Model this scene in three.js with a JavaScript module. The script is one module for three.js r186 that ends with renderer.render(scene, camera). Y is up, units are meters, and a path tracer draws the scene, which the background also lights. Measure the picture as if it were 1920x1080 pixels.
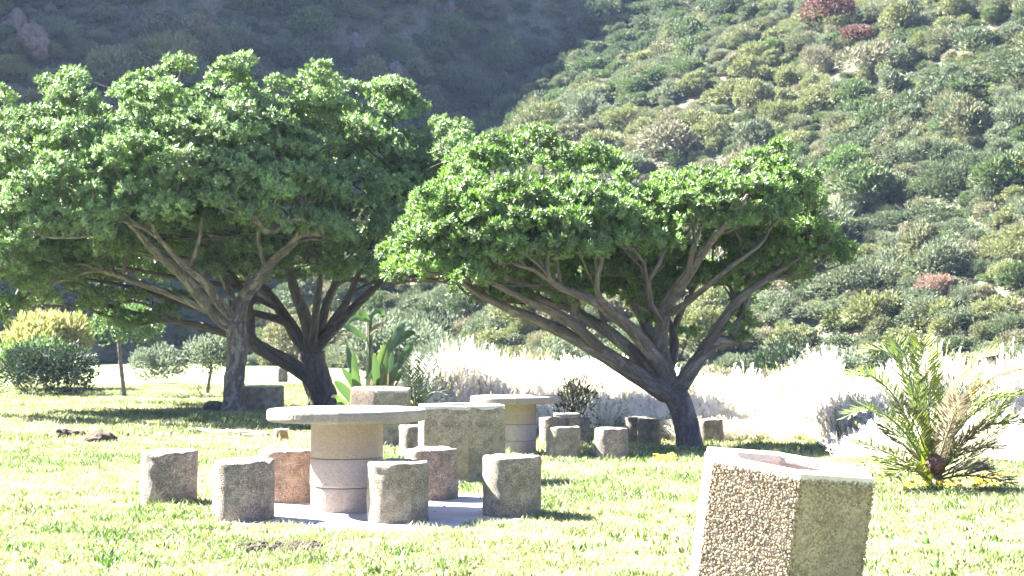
import * as THREE from 'three';
import { mergeGeometries } from 'three/addons/utils/BufferGeometryUtils.js';

// ---------------------------------------------------------------- camera, sky, sun, exposure
const scene = new THREE.Scene();
const F = 2880, PITCH = Math.atan(100 / F), EYE = new THREE.Vector3(0, 1.36, 0);
const camera = new THREE.PerspectiveCamera(2 * Math.atan(540 / F) * 180 / Math.PI, 16 / 9, 0.5, 1500);
camera.position.copy(EYE);
camera.rotation.set(PITCH, 0, 0);
camera.focus = 13;
camera.userData.fStop = 4.5;

const SUN_AZ = 28 * Math.PI / 180, SUN_EL = 43 * Math.PI / 180;      // from the left, behind the scene
const SUN = new THREE.Vector3(-Math.cos(SUN_AZ) * Math.cos(SUN_EL), Math.sin(SUN_EL), -Math.sin(SUN_AZ) * Math.cos(SUN_EL));
{
  const w = 512, h = 256, d = new Float32Array(w * h * 4), v = new THREE.Vector3();
  for (let j = 0; j < h; j++) for (let i = 0; i < w; i++) {
    const el = ((j + 0.5) / h - 0.5) * Math.PI, az = ((i + 0.5) / w - 0.5) * 2 * Math.PI;
    v.set(Math.cos(az) * Math.cos(el), Math.sin(el), Math.sin(az) * Math.cos(el));
    const t = Math.pow(Math.max(0, v.y), 0.45), c = Math.max(0, v.dot(SUN));
    const glow = 0.3 * Math.pow(c, 12) + 0.9 * Math.pow(c, 90);
    const k = (j * w + i) * 4;
    d[k] = 0.070 + (0.024 - 0.070) * t + glow;
    d[k + 1] = 0.088 + (0.044 - 0.088) * t + glow * 0.96;
    d[k + 2] = 0.130 + (0.105 - 0.130) * t + glow * 0.88;
    d[k + 3] = 1;
  }
  const sky = new THREE.DataTexture(d, w, h, THREE.RGBAFormat, THREE.FloatType);
  sky.mapping = THREE.EquirectangularReflectionMapping;
  sky.magFilter = sky.minFilter = THREE.LinearFilter;
  sky.needsUpdate = true;
  scene.background = sky;
  scene.environment = sky;
}
const sun = new THREE.DirectionalLight(new THREE.Color(1, 0.955, 0.87), 5.0);
sun.position.copy(SUN).multiplyScalar(150).add(new THREE.Vector3(0, 0, -40));
sun.target.position.set(0, 0, -40);
sun.castShadow = true;
Object.assign(sun.shadow.camera, { left: -80, right: 80, top: 80, bottom: -80, near: 1, far: 400 });
sun.shadow.mapSize.set(4096, 4096);
scene.add(sun, sun.target);

const renderer = new THREE.WebGLRenderer({ antialias: true });
renderer.toneMapping = THREE.LinearToneMapping;
renderer.toneMappingExposure = 13.5;
renderer.shadowMap.enabled = true;
scene.fog = new THREE.FogExp2(new THREE.Color(0.42, 0.56, 1.0), 0.00021);

// ---------------------------------------------------------------- helpers
function rng(seed) { let a = seed >>> 0; return () => { a = (a + 0x6D2B79F5) | 0; let t = Math.imul(a ^ (a >>> 15), 1 | a); t = (t + Math.imul(t ^ (t >>> 7), 61 | t)) ^ t; return ((t ^ (t >>> 14)) >>> 0) / 4294967296; }; }
const R0 = rng(11), lerp = (a, b, t) => a + (b - a) * t, clamp = (x, a = 0, b = 1) => Math.min(b, Math.max(a, x));
const V = (x, y, z) => new THREE.Vector3(x, y, z);
const smooth = (a, b, x) => { const t = clamp((x - a) / (b - a)); return t * t * (3 - 2 * t); };
const fw = V(0, Math.sin(PITCH), -Math.cos(PITCH)), up = V(0, Math.cos(PITCH), Math.sin(PITCH));
// where a measured direction of view meets a distance: used to survey the place, everything is then built at its own real size
function at(px, py, d) { return V((px - 960) / F * d, 0, 0).addScaledVector(up, (540 - py) / F * d).addScaledVector(fw, d).add(EYE); }
function pxOf(p) { const q = p.clone().sub(EYE), d = q.dot(fw); return [960 + q.x / d * F, 540 - q.dot(up) / d * F, d]; }
function hash(x, y, z, s = 0) { let h = Math.imul(x | 0, 374761393) + Math.imul(y | 0, 668265263) + Math.imul(z | 0, 2147483647) + Math.imul(s | 0, 974634777); h = Math.imul(h ^ (h >>> 13), 1274126177); h ^= h >>> 16; return (h >>> 0) / 4294967296; }
function vnoise(x, y, z, s = 0) {
  const xi = Math.floor(x), yi = Math.floor(y), zi = Math.floor(z), f = (t) => t * t * (3 - 2 * t), u = f(x - xi), v = f(y - yi), w = f(z - zi);
  const c = (a, b, k) => hash(xi + a, yi + b, zi + k, s);
  return lerp(lerp(lerp(c(0, 0, 0), c(1, 0, 0), u), lerp(c(0, 1, 0), c(1, 1, 0), u), v), lerp(lerp(c(0, 0, 1), c(1, 0, 1), u), lerp(c(0, 1, 1), c(1, 1, 1), u), v), w) * 2 - 1;
}
const fbm = (x, y, z, o = 4, s = 0) => { let a = 0, k = 0.5; for (let i = 0; i < o; i++) { a += vnoise(x, y, z, s + i) * k; x *= 2.03; y *= 2.03; z *= 2.03; k *= 0.5; } return a; };
const taken = {};
function numbered(n) { const k = (taken[n] = (taken[n] ?? -1) + 1); return k ? `${n}_${String(k).padStart(3, '0')}` : n; }
function shade(o) { o.traverse((m) => { if (m.isMesh) { m.castShadow = true; m.receiveShadow = true; } }); return o; }
function tag(o, label, category, group, kind) {
  if (label) o.userData.label = label;
  if (category) o.userData.category = category;
  if (group) o.userData.group = group;
  if (kind) o.userData.kind = kind;
  return o;
}
function thing(name, label, category, pos = V(0, 0, 0), turn = 0, group) {
  const o = new THREE.Group(); o.name = numbered(name); o.position.copy(pos); o.rotation.y = turn; scene.add(o);
  return tag(o, label, category, group);
}
function mesh(name, geo, mat, parent) { const m = new THREE.Mesh(geo, mat); m.name = parent ? name : numbered(name); m.castShadow = m.receiveShadow = true; (parent || scene).add(m); return m; }
function structure(name, geo, mat) { const m = mesh(name, geo, mat); m.userData.kind = 'structure'; return m; }
function inst(name, geo, mat, list, parent) {               // list of { m: Matrix4, c: Color }
  const im = new THREE.InstancedMesh(geo, mat, list.length);
  list.forEach((e, i) => { im.setMatrixAt(i, e.m); if (e.c) im.setColorAt(i, e.c); });
  im.name = parent ? name : numbered(name); im.castShadow = im.receiveShadow = true; im.userData.kind = 'stuff';
  (parent || scene).add(im); return im;
}
const UPY = V(0, 1, 0);
function place(pos, axis, twist, sx, sy = sx, sz = sx) {
  const q = new THREE.Quaternion().setFromUnitVectors(UPY, axis.clone().normalize()).multiply(new THREE.Quaternion().setFromAxisAngle(UPY, twist));
  return new THREE.Matrix4().compose(pos, q, V(sx, sy, sz));
}
function geo(pos, uv, idx, normals) {
  const g = new THREE.BufferGeometry();
  g.setAttribute('position', new THREE.Float32BufferAttribute(pos, 3));
  if (uv) g.setAttribute('uv', new THREE.Float32BufferAttribute(uv, 2));
  if (idx) g.setIndex(idx);
  if (normals) g.setAttribute('normal', new THREE.Float32BufferAttribute(normals, 3)); else g.computeVertexNormals();
  return g;
}
const merge = (list) => mergeGeometries(list.map((g) => (g.index ? g.toNonIndexed() : g)));

// ---------------------------------------------------------------- textures
function tex(size, fn, srgb = true, h = size) {              // fn(u, v) -> [r, g, b] in linear light (colour) or 0..1 (data)
  const d = new Uint8Array(size * h * 4), enc = (c) => 255 * (srgb ? (c <= 0.0031308 ? 12.92 * c : 1.055 * Math.pow(c, 1 / 2.4) - 0.055) : c);
  for (let j = 0; j < h; j++) for (let i = 0; i < size; i++) {
    const c = fn(i / size, j / h, i, j), k = (j * size + i) * 4;
    for (let n = 0; n < 3; n++) d[k + n] = clamp(enc(clamp(c[n])), 0, 255);
    d[k + 3] = 255;
  }
  const t = new THREE.DataTexture(d, size, h, THREE.RGBAFormat);
  t.wrapS = t.wrapT = THREE.RepeatWrapping; t.magFilter = THREE.LinearFilter; t.minFilter = THREE.LinearMipmapLinearFilter; t.generateMipmaps = true;
  if (srgb) t.colorSpace = THREE.SRGBColorSpace;
  t.needsUpdate = true; return t;
}
function pnoise(u, v, n, s) {                                // tileable value noise
  const x = u * n, y = v * n, xi = Math.floor(x), yi = Math.floor(y), f = (t) => t * t * (3 - 2 * t), a = f(x - xi), b = f(y - yi), m = (k) => ((k % n) + n) % n;
  return lerp(lerp(hash(m(xi), m(yi), 7, s), hash(m(xi + 1), m(yi), 7, s), a), lerp(hash(m(xi), m(yi + 1), 7, s), hash(m(xi + 1), m(yi + 1), 7, s), a), b);
}
const pf = (u, v, n, s, o = 4) => { let a = 0, k = 0.5, t = 0; for (let i = 0; i < o; i++) { a += pnoise(u, v, n, s + i) * k; t += k; n *= 2; k *= 0.55; } return a / t; };
function cells(u, v, n, s) {                                 // tileable Voronoi: [nearest, second, id]
  const x = u * n, y = v * n, xi = Math.floor(x), yi = Math.floor(y), m = (k) => ((k % n) + n) % n;
  let a = 9, b = 9, id = 0;
  for (let dy = -1; dy <= 1; dy++) for (let dx = -1; dx <= 1; dx++) {
    const cx = m(xi + dx), cy = m(yi + dy), px = xi + dx + 0.1 + 0.8 * hash(cx, cy, 1, s), py = yi + dy + 0.1 + 0.8 * hash(cx, cy, 2, s);
    const d = Math.hypot(px - x, py - y);
    if (d < a) { b = a; a = d; id = hash(cx, cy, 3, s); } else if (d < b) b = d;
  }
  return [a, b, id];
}
const mix3 = (a, b, t) => [lerp(a[0], b[0], t), lerp(a[1], b[1], t), lerp(a[2], b[2], t)];
function aggregate(stones, mortar, film, filmShare, n, seed) {
  const data = new Float32Array(512 * 512);
  const map = tex(512, (u, v, i, j) => {
    const wob = (pf(u, v, 16, seed + 50, 2) - 0.5) * 0.012, [a, b, id] = cells(u + wob, v - wob, n, seed), edge = smooth(0.03, 0.28, b - a);
    let c = stones[Math.floor(id * stones.length)]; const k = 0.75 + 0.5 * pf(u, v, 32, seed + 20, 3);
    c = mix3(mortar, c.map((x) => x * k), edge);
    const f = smooth(1 - filmShare - 0.24, 1 - filmShare + 0.24, pf(u, v, 5, seed + 30, 5)) * (0.55 + 0.45 * pf(u, v, 64, seed + 40, 2));
    data[j * 512 + i] = edge * (1 - Math.min(1, a)) ;
    const blotch = 0.76 + 0.5 * smooth(0.2, 0.8, pf(u, v, 9, seed + 60, 4));
    return mix3(c, film, f).map((x) => x * blotch);
  });
  const bump = tex(512, (u, v, i, j) => { const h = data[j * 512 + i]; return [h, h, h]; }, false);
  return { map, bump };
}
const PINKS = [[0.46, 0.33, 0.26], [0.55, 0.44, 0.34], [0.38, 0.25, 0.20], [0.60, 0.52, 0.44], [0.30, 0.24, 0.21], [0.50, 0.30, 0.23], [0.20, 0.18, 0.17], [0.52, 0.46, 0.41]];
const GREYS = [[0.36, 0.33, 0.27], [0.44, 0.40, 0.33], [0.26, 0.24, 0.19], [0.50, 0.46, 0.38], [0.22, 0.21, 0.17], [0.40, 0.35, 0.26]];
const agPink = aggregate(PINKS, [0.28, 0.22, 0.18], [0.46, 0.40, 0.33], 0.25, 54, 1);
const agOlive = aggregate(GREYS, [0.24, 0.22, 0.16], [0.31, 0.28, 0.20], 0.5, 64, 2);
const agGrey = aggregate(GREYS, [0.24, 0.22, 0.18], [0.34, 0.32, 0.22], 0.35, 60, 3);
const agStool = aggregate([...GREYS, [0.42, 0.33, 0.29], [0.48, 0.38, 0.34], [0.30, 0.25, 0.23]], [0.19, 0.17, 0.16], [0.30, 0.29, 0.24], 0.4, 44, 4);
const agStoolB = aggregate([[0.44, 0.31, 0.22], [0.50, 0.37, 0.28], [0.36, 0.25, 0.19], [0.46, 0.35, 0.30], [0.28, 0.21, 0.17]], [0.25, 0.18, 0.14], [0.44, 0.33, 0.24], 0.4, 44, 5);
function stone(a, tint = [1, 1, 1], bump = 0.006, rep = 1.6) {
  const map = a.map.clone(), b = a.bump.clone(); map.repeat.set(rep, rep); b.repeat.set(rep, rep); map.needsUpdate = b.needsUpdate = true;
  return new THREE.MeshStandardMaterial({ map, bumpMap: b, bumpScale: bump, roughness: 0.93, color: new THREE.Color().setRGB(...tint) });
}
function cement(c1, c2, n, seed, rep = 1.2, bump = 0.003) {
  const map = tex(256, (u, v) => { const k = pf(u, v, n, seed, 5), s = pnoise(u, v, 120, seed + 9); return mix3(c1, c2, smooth(0.3, 0.7, k)).map((x) => x * (0.82 + 0.36 * s)); });
  const b = tex(256, (u, v) => { const k = pf(u, v, 60, seed + 3, 2); return [k, k, k]; }, false);
  map.repeat.set(rep, rep); b.repeat.set(rep, rep);
  return new THREE.MeshStandardMaterial({ map, bumpMap: b, bumpScale: bump, roughness: 0.92 });
}
const M = {
  pink: stone(agPink, [0.64, 0.61, 0.58], 0.008, 1.5), olive: stone(agOlive, [0.78, 0.73, 0.67], 0.003, 1.6), grey: stone(agGrey, [0.86, 0.85, 0.81], 0.005, 1.6),
  stoolA: stone(agStool, [0.80, 0.77, 0.76], 0.008, 1.7), stoolB: stone(agStoolB, [0.82, 0.79, 0.77], 0.006, 1.7), stoolC: stone(agStool, [0.80, 0.73, 0.71], 0.008, 1.9), stoolD: stone(agGrey, [0.84, 0.83, 0.82], 0.008, 1.8),
  rim: cement([0.44, 0.41, 0.37], [0.52, 0.48, 0.44], 6, 60), lining: cement([0.40, 0.32, 0.29], [0.46, 0.38, 0.34], 6, 61),
  slab: cement([0.22, 0.195, 0.17], [0.30, 0.265, 0.23], 5, 62), slabEdge: cement([0.32, 0.27, 0.22], [0.42, 0.37, 0.32], 5, 63),
  tanDrum: cement([0.34, 0.28, 0.21], [0.35, 0.30, 0.25], 4, 64), drum: cement([0.27, 0.23, 0.205], [0.35, 0.305, 0.275], 4, 65), drumLow: cement([0.31, 0.26, 0.22], [0.37, 0.32, 0.28], 4, 66),
  pad: cement([0.27, 0.25, 0.245], [0.34, 0.31, 0.30], 5, 67, 0.7),
};
function barkMat(c1, c2, c3, seed, patch) {
  const map = tex(256, (u, v) => {
    const r = pf(u, v * 0.5, 14, seed, 4), l = smooth(1 - patch - 0.1, 1 - patch + 0.1, pf(u, v, 6, seed + 5, 4)), f = pnoise(u, v, 90, seed + 8);
    return mix3(mix3(c1, c2, smooth(0.3, 0.7, r)), c3, l).map((x) => x * (0.7 + 0.6 * f));
  });
  const b = tex(256, (u, v) => { const k = pf(u, v * 0.5, 18, seed, 4); return [k, k, k]; }, false);
  map.repeat.set(1.6, 1.2); b.repeat.set(1.6, 1.2);
  return new THREE.MeshStandardMaterial({ map, bumpMap: b, bumpScale: 0.035, roughness: 0.95 });
}
const bark = {
  pale: barkMat([0.10, 0.088, 0.078], [0.165, 0.145, 0.13], [0.27, 0.245, 0.22], 70, 0.42),
  dark: barkMat([0.075, 0.065, 0.057], [0.12, 0.104, 0.09], [0.20, 0.18, 0.16], 71, 0.18),
  grey: barkMat([0.085, 0.076, 0.074], [0.15, 0.132, 0.12], [0.21, 0.195, 0.185], 72, 0.3),
};
function leafMat(r, g, b, o = {}) {
  return new THREE.MeshPhysicalMaterial({ color: new THREE.Color().setRGB(r, g, b), roughness: o.rough ?? 0.95, transmission: o.through ?? 0.38, thickness: 0, clearcoat: o.coat ?? 0.5, clearcoatRoughness: o.coatRough ?? 0.35, sheen: o.sheen ?? 0, sheenRoughness: 0.6, sheenColor: new THREE.Color(1, 1, 1), side: THREE.DoubleSide });
}

// ---------------------------------------------------------------- ground
const survey = [[960, 1080, 8.9], [300, 1080, 8.9], [650, 965, 12], [300, 950, 12.6], [1000, 972, 11.8], [870, 910, 15.04], [712, 832, 21.8], [1060, 868, 20.6], [1150, 868, 20.6], [1290, 850, 24.4],
  [437, 778, 30], [605, 770, 32], [500, 770, 30.5], [100, 745, 42], [228, 748, 41], [330, 716, 60], [520, 690, 75], [500, 664, 100], [1740, 920, 15.4], [1600, 880, 17.5], [1900, 930, 15], [1000, 790, 30], [1450, 800, 30], [100, 820, 22], [1200, 700, 62], [1800, 730, 45], [850, 690, 70]]
  .map(([a, b, c]) => at(a, b, c));
survey.push(V(1.36, -0.12, -8), V(-4, 0.02, -4), V(4, -0.1, -4), V(0, 0, 0), V(0, 0, 12));
function groundY(x, z) {
  let a = 0, b = 0;
  for (const p of survey) { const w = 1 / Math.pow((p.x - x) ** 2 + (p.z - z) ** 2 + 2.5 + 0.004 * z * z, 1.7); a += w * p.y; b += w; }
  return a / b + 0.018 * fbm(x * 0.9, 0, z * 0.9, 3, 5);
}
const onGround = (x, z, dy = 0) => V(x, groundY(x, z) + dy, z);
const soil = tex(1024, (u, v) => {
  const p = pf(u, v, 7, 80, 5), q = pf(u, v, 40, 84, 4), f = pnoise(u, v, 256, 88);
  return mix3(mix3([0.085, 0.125, 0.03], [0.16, 0.175, 0.065], smooth(0.35, 0.65, p)), [0.30, 0.25, 0.15], 0.5 * smooth(0.55, 0.75, q)).map((x) => x * (0.65 + 0.7 * f));
});
soil.repeat.set(1 / 6, 1 / 6);
{
  const zs = []; for (let d = -60; d < 4; d += 8) zs.push(-d); for (let d = 4; d < 600; d *= 1.022) zs.push(-d);
  const nx = 130, pos = [], uv = [], idx = [];
  zs.forEach((z) => { for (let i = 0; i <= nx; i++) { const s = i / nx * 2 - 1, x = s * Math.abs(s) ** 0.6 * (24 + Math.abs(z) * 1.1); pos.push(x, groundY(x, z), z); uv.push(x, z); } });
  for (let j = 0; j < zs.length - 1; j++) for (let i = 0; i < nx; i++) { const a = j * (nx + 1) + i, b = a + nx + 1; idx.push(a, a + 1, b, a + 1, b + 1, b); }
  structure('ground', geo(pos, uv, idx), new THREE.MeshStandardMaterial({ map: soil, roughness: 1 }));
}

// ---------------------------------------------------------------- hills
function hillY(x, d) {
  const right = 0.40 * x + 0.41 * d - 27.3;
  let left = -0.40 * x + 0.9 * d - 85.5;
  if (left > 9) left += 0.30 * (left - 9);
  left += 5 * fbm(x * 0.05, 3, d * 0.05, 4, 21);
  const r2 = right + 2.6 * fbm(x * 0.06, 9, d * 0.06, 4, 31);
  let h = Math.max(left, r2);
  if (h > 60) h = 60 + (h - 60) * 0.25;
  return Math.max(-4, h);
}
const isLeft = (x, d) => -0.40 * x + 0.9 * d - 85.5 + 0.30 * Math.max(0, -0.40 * x + 0.9 * d - 94.5) > 0.40 * x + 0.41 * d - 27.3;
{
  const nx = 200, nd = 150, pos = [], uv = [], idx = [];
  for (let j = 0; j <= nd; j++) for (let i = 0; i <= nx; i++) { const x = -190 + 380 * i / nx, d = 36 + 190 * j / nd; pos.push(x, hillY(x, d) + 0.4 * fbm(x * 0.5, 1, d * 0.5, 3, 8), -d); uv.push(x, d); }
  for (let j = 0; j < nd; j++) for (let i = 0; i < nx; i++) { const a = j * (nx + 1) + i, b = a + nx + 1; idx.push(a, a + 1, b, a + 1, b + 1, b); }
  const t = tex(512, (u, v) => { const p = pf(u, v, 8, 90, 6), f = pnoise(u, v, 200, 95); return mix3([0.065, 0.072, 0.036], [0.105, 0.10, 0.062], smooth(0.4, 0.7, p)).map((x) => x * (0.6 + 0.8 * f)); });
  t.repeat.set(1 / 20, 1 / 20);
  structure('hillside', geo(pos, uv, idx), new THREE.MeshStandardMaterial({ map: t, roughness: 1 }));
}
// leaf faces on a few lobes: a shrub
function leafQuad(out, p, ax, side, len, wid) {             // one folded leaf of two triangles
  const n = V().crossVectors(ax, side).multiplyScalar(wid * 0.35), m = p.clone().addScaledVector(ax, len * 0.55), t = p.clone().addScaledVector(ax, len);
  const l = m.clone().addScaledVector(side, wid * 0.5).add(n), r = m.clone().addScaledVector(side, -wid * 0.5).add(n);
  out.push(p.x, p.y, p.z, t.x, t.y, t.z, l.x, l.y, l.z, p.x, p.y, p.z, r.x, r.y, r.z, t.x, t.y, t.z);
}
const rdir = (r) => { const y = r() * 2 - 1, a = r() * 6.2832, s = Math.sqrt(1 - y * y); return V(s * Math.cos(a), y, s * Math.sin(a)); };
function shrubGeo(seed, { lobes = 6, n = 900, w = 1, h = 0.85, leaf = 0.13, wide = 0.55, loose = 0.3, upright = 0.4 } = {}) {
  const r = rng(seed), out = [], L = [];
  for (let i = 0; i < lobes; i++) { const a = r() * 6.28, k = Math.sqrt(r()) * 0.62 * w; L.push({ c: V(Math.cos(a) * k, h * (0.35 + 0.5 * r()) * (1 - 0.35 * k / w), Math.sin(a) * k), s: (0.34 + 0.24 * r()) * w }); }
  L.push({ c: V(0, h * 0.3, 0), s: 0.6 * w });
  for (let i = 0; i < n; i++) {
    const l = L[Math.floor(r() * L.length)], d = rdir(r); if (d.y < -0.5) d.y *= -0.6;
    const rad = l.s * (1 - loose * r() * r() + 0.1 * r()), p = l.c.clone().add(V(d.x * rad, d.y * rad * 0.85, d.z * rad));
    if (p.y < 0) p.y = -p.y * 0.3;
    const ax = d.clone().add(rdir(r).multiplyScalar(0.8)).add(V(0, upright, 0)).normalize(), side = V().crossVectors(ax, rdir(r)).normalize();
    leafQuad(out, p, ax, side, leaf * (0.7 + 0.7 * r()), leaf * wide * (0.7 + 0.6 * r()));
  }
  return geo(out);
}
const shrubShapes = [
  shrubGeo(101, { lobes: 7, n: 1500, leaf: 0.15, loose: 0.16 }), shrubGeo(102, { lobes: 10, n: 1700, h: 1.1, leaf: 0.15, loose: 0.16 }), shrubGeo(103, { lobes: 5, n: 1200, h: 0.75, leaf: 0.15, loose: 0.16 }), shrubGeo(104, { lobes: 8, n: 1500, h: 1.4, w: 0.85, leaf: 0.16, loose: 0.18 }),
  shrubGeo(105, { lobes: 7, n: 1400, leaf: 0.19, wide: 0.25, loose: 0.5, upright: 0.7, h: 1 }), shrubGeo(107, { lobes: 6, n: 1300, leaf: 0.14, loose: 0.3, h: 0.9 }),
];
const tones = {
  'grey-green': [0.125, 0.155, 0.085], olive: [0.13, 0.142, 0.065], 'mid green': [0.085, 0.13, 0.04], 'dark green': [0.068, 0.098, 0.04], 'pale straw-grey': [0.19, 0.185, 0.11], 'yellow-green': [0.165, 0.185, 0.07],
};
const toneMat = {}; for (const k in tones) toneMat[k] = leafMat(...tones[k], { coat: 0.2, coatRough: 0.5, through: 0.3 });
const rustMat = leafMat(0.125, 0.062, 0.042, { coat: 0.1 }), goldMat = leafMat(0.34, 0.31, 0.08, { coat: 0.1 }), pinkMat = leafMat(0.24, 0.15, 0.115, { coat: 0.1 }), limeMat = leafMat(0.085, 0.15, 0.03, { coat: 0.3 });
{
  const r = rng(77), list = [];
  for (let d = 44; d < 150; d += 1.25) for (let x = -62; x < 62; x += 1.3) {
    const X = x + (r() - 0.5) * 2.2, D = d + (r() - 0.5) * 2.2, y = hillY(X, D);
    const rnd = [r(), r(), r(), r(), r()];
    if (Math.abs(X / D) > 0.36 || y < groundY(X, -D) - 0.1) continue;
    const e = (y - EYE.y) / D; if (e > 0.25) continue;
    const left = isLeft(X, D);
    if (fbm(X * 0.13, 4, D * 0.13, 3, 55) < (left ? -0.3 : -0.42)) continue;              // bare or rocky gaps
    const s = (0.4 + 1.15 * rnd[0] ** 1.9) * (left ? 1.35 : 1.0) * (D < 60 ? 0.85 : 1);
    const zone = fbm(X * 0.09, 2, D * 0.09, 3, 44) + 0.5 * (rnd[1] - 0.5);
    let tone = zone < -0.22 ? 'dark green' : zone < -0.05 ? 'mid green' : zone < 0.08 ? 'olive' : zone < 0.22 ? 'grey-green' : rnd[2] < 0.28 ? 'pale straw-grey' : 'yellow-green';
    const p = V(X, y - 0.15, -D), [px, py] = pxOf(p.clone().add(V(0, s * 0.5, 0)));
    const covered = (px < 850 && py > 150 && py < 520) || (px > 780 && px < 1540 && py > 320 && py < 560);
    list.push({ p, s, tone, left, shape: Math.floor(rnd[3] * shrubShapes.length), turn: rnd[4] * 6.28, sc: V(0.8 + 0.55 * r(), 0.65 + 0.6 * r(), 0.8 + 0.5 * r()).multiplyScalar(s), show: px > -20 && px < 1940 && py > -30 && py < 760 && !covered ? s / D : 0 });
  }
  for (let i = 0; i < 8000; i++) {                          // low growth filling the gaps between the bushes
    const D = lerp(44, 145, r() ** 0.8), X = D * lerp(-0.36, 0.36, r()), y = hillY(X, D), e = (y - EYE.y) / D; const q = [r(), r(), r(), r(), r(), r()]; if (y < groundY(X, -D) - 0.1 || e > 0.25) continue;
    const tone = ['grey-green', 'olive', 'mid green', 'grey-green', 'dark green', 'pale straw-grey', 'yellow-green'][Math.floor(q[0] * 7)], s = 0.35 + 0.4 * q[1], left = isLeft(X, D);
    list.push({ p: V(X, y - 0.08, -D), s, tone, left, shape: Math.floor(q[2] * shrubShapes.length), turn: q[3] * 6.28, sc: V(1 + 0.6 * q[4], 0.6 + 0.7 * q[5], 1).multiplyScalar(s), show: 0 });
  }
  list.sort((a, b) => b.show - a.show);
  const protos = {}, rest = {}, named = [];
  list.forEach((q, i) => {
    if (i < 270 && q.show > 0) {
      const key = q.tone + q.shape;
      const o = protos[key] ? protos[key].clone() : (protos[key] = new THREE.Mesh(shrubShapes[q.shape], toneMat[q.tone]));
      o.name = numbered('hillside_bush'); o.castShadow = o.receiveShadow = true;
      o.position.copy(q.p); o.rotation.y = q.turn; o.scale.copy(q.sc); scene.add(o);
      const where = q.left ? 'shaded steep hillside behind the trees' : 'sunlit hillside behind the reeds';
      o.userData = {}; const [px, py] = pxOf(q.p.clone().add(V(0, q.s * 0.5, 0)));
      const row = py < 130 ? 'at the frame top' : py < 300 ? 'on the upper slope' : py < 470 ? 'on the middle slope' : py < 600 ? 'on the lower slope' : 'at the slope foot';
      const col = q.left ? (px < 500 ? 'above the left tree' : 'by the gully') : px < 1000 ? 'left of the umbrella tree' : px < 1300 ? 'behind the umbrella tree' : px < 1620 ? 'right of the umbrella tree' : 'above the palm';
      tag(o, `${q.sc.x > 1.3 ? 'large ' : q.sc.x < 0.85 ? 'small ' : ''}${q.tone} bush ${row} ${col}`, 'bush', `${q.tone} bushes on the ${where}`); named.push({ o, px });
    } else (rest[q.shape] ??= []).push({ m: new THREE.Matrix4().compose(q.p, new THREE.Quaternion().setFromAxisAngle(UPY, q.turn), q.sc), c: new THREE.Color().setRGB(...tones[q.tone].map((k) => k * (q.left ? 1.1 : 1.1))) });
  });
  const order = ['leftmost', 'second from left', 'third from left', 'fourth from left', 'fifth from left', 'sixth from left', 'seventh from left', 'eighth from left', 'ninth from left', 'tenth from left', 'eleventh from left', 'twelfth from left', 'thirteenth from left', 'fourteenth from left', 'fifteenth from left', 'sixteenth from left', 'seventeenth from left', 'eighteenth from left'], byLabel = {};
  for (const e of named) (byLabel[e.o.userData.label] ??= []).push(e);
  for (const k in byLabel) if (byLabel[k].length > 1) byLabel[k].sort((a, b) => a.px - b.px).forEach((e, i, all) => { e.o.userData.label = `${k}, ${i === all.length - 1 ? 'rightmost' : order[i] ?? 'towards the right'}`; });
  const white = leafMat(1, 1, 1, { coat: 0.2, coatRough: 0.5, through: 0.3 }), scrub = new THREE.Group();
  scrub.name = 'hillside_scrub'; tag(scrub, 'dense mixed green and grey scrub covering the hillside between the larger bushes', 'scrub', null, 'stuff'); scene.add(scrub);
  for (const k in rest) inst('foliage', shrubShapes[k], white, rest[k], scrub);
  console.log('hill shrubs', list.length);
}
// the point where a line of sight meets the hill
function onHill(px, py) { for (let d = 40; d < 170; d += 0.4) { const p = at(px, py, d); if (p.y < hillY(p.x, -p.z)) return p; } return at(px, py, 120); }
function hillShrub(px, py, s, shape, mat, label, category = 'bush') {
  const p = onHill(px, py), o = mesh('hillside_bush', shrubShapes[shape], mat); o.position.copy(p).add(V(0, 0.1, 0.3)); o.rotation.y = px; o.scale.setScalar(s); return tag(o, label, category);
}
hillShrub(1555, 55, 1.75, 1, rustMat, 'larger rust-red bush high on the sunlit hillside, upper left of two');
hillShrub(1612, 85, 1.2, 0, rustMat, 'smaller rust-red bush high on the sunlit hillside, lower right of two');
hillShrub(1905, 350, 1.1, 0, goldMat, 'bright yellow flowering bush on the sunlit hillside at the photo edge');
hillShrub(1750, 565, 0.75, 4, pinkMat, 'dusty pink twiggy bush low on the sunlit hillside above the palm');
hillShrub(1575, 335, 1.2, 1, limeMat, 'fresh bright green round bush on the hillside right of the umbrella tree');
hillShrub(1440, 105, 1.0, 2, limeMat, 'small fresh green bush left of the rust-red bushes on the hillside');

// rocks showing on the hill
function rockGeo(seed, sx, sy, sz, amp = 0.35, detail = 4) {
  const g = new THREE.IcosahedronGeometry(1, detail), p = g.attributes.position;
  for (let i = 0; i < p.count; i++) {
    const v = V().fromBufferAttribute(p, i), k = 1 + amp * fbm(v.x * 1.3 + seed, v.y * 1.3, v.z * 1.3, 4, seed) + 0.06 * Math.round(3 * vnoise(v.x * 3 + seed, v.y * 3, v.z * 3, seed + 4));
    p.setXYZ(i, v.x * k * sx, v.y * k * sy, v.z * k * sz);
  }
  g.computeVertexNormals(); return g;
}
function cluster(px, s) { const r = rng(Math.round(px)), l = []; for (let i = 0; i < 10; i++) { const k = s * (0.1 + 0.2 * r()), g = rockGeo(Math.round(px) + i, k, k * (0.8 + 0.7 * r()), k * 0.7, 0.9, 3); g.rotateY(r() * 6); g.translate((r() - 0.5) * s, (r() - 0.5) * s * 1.1, (r() - 0.5) * s * 0.4); l.push(g); } return merge(l); }
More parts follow.
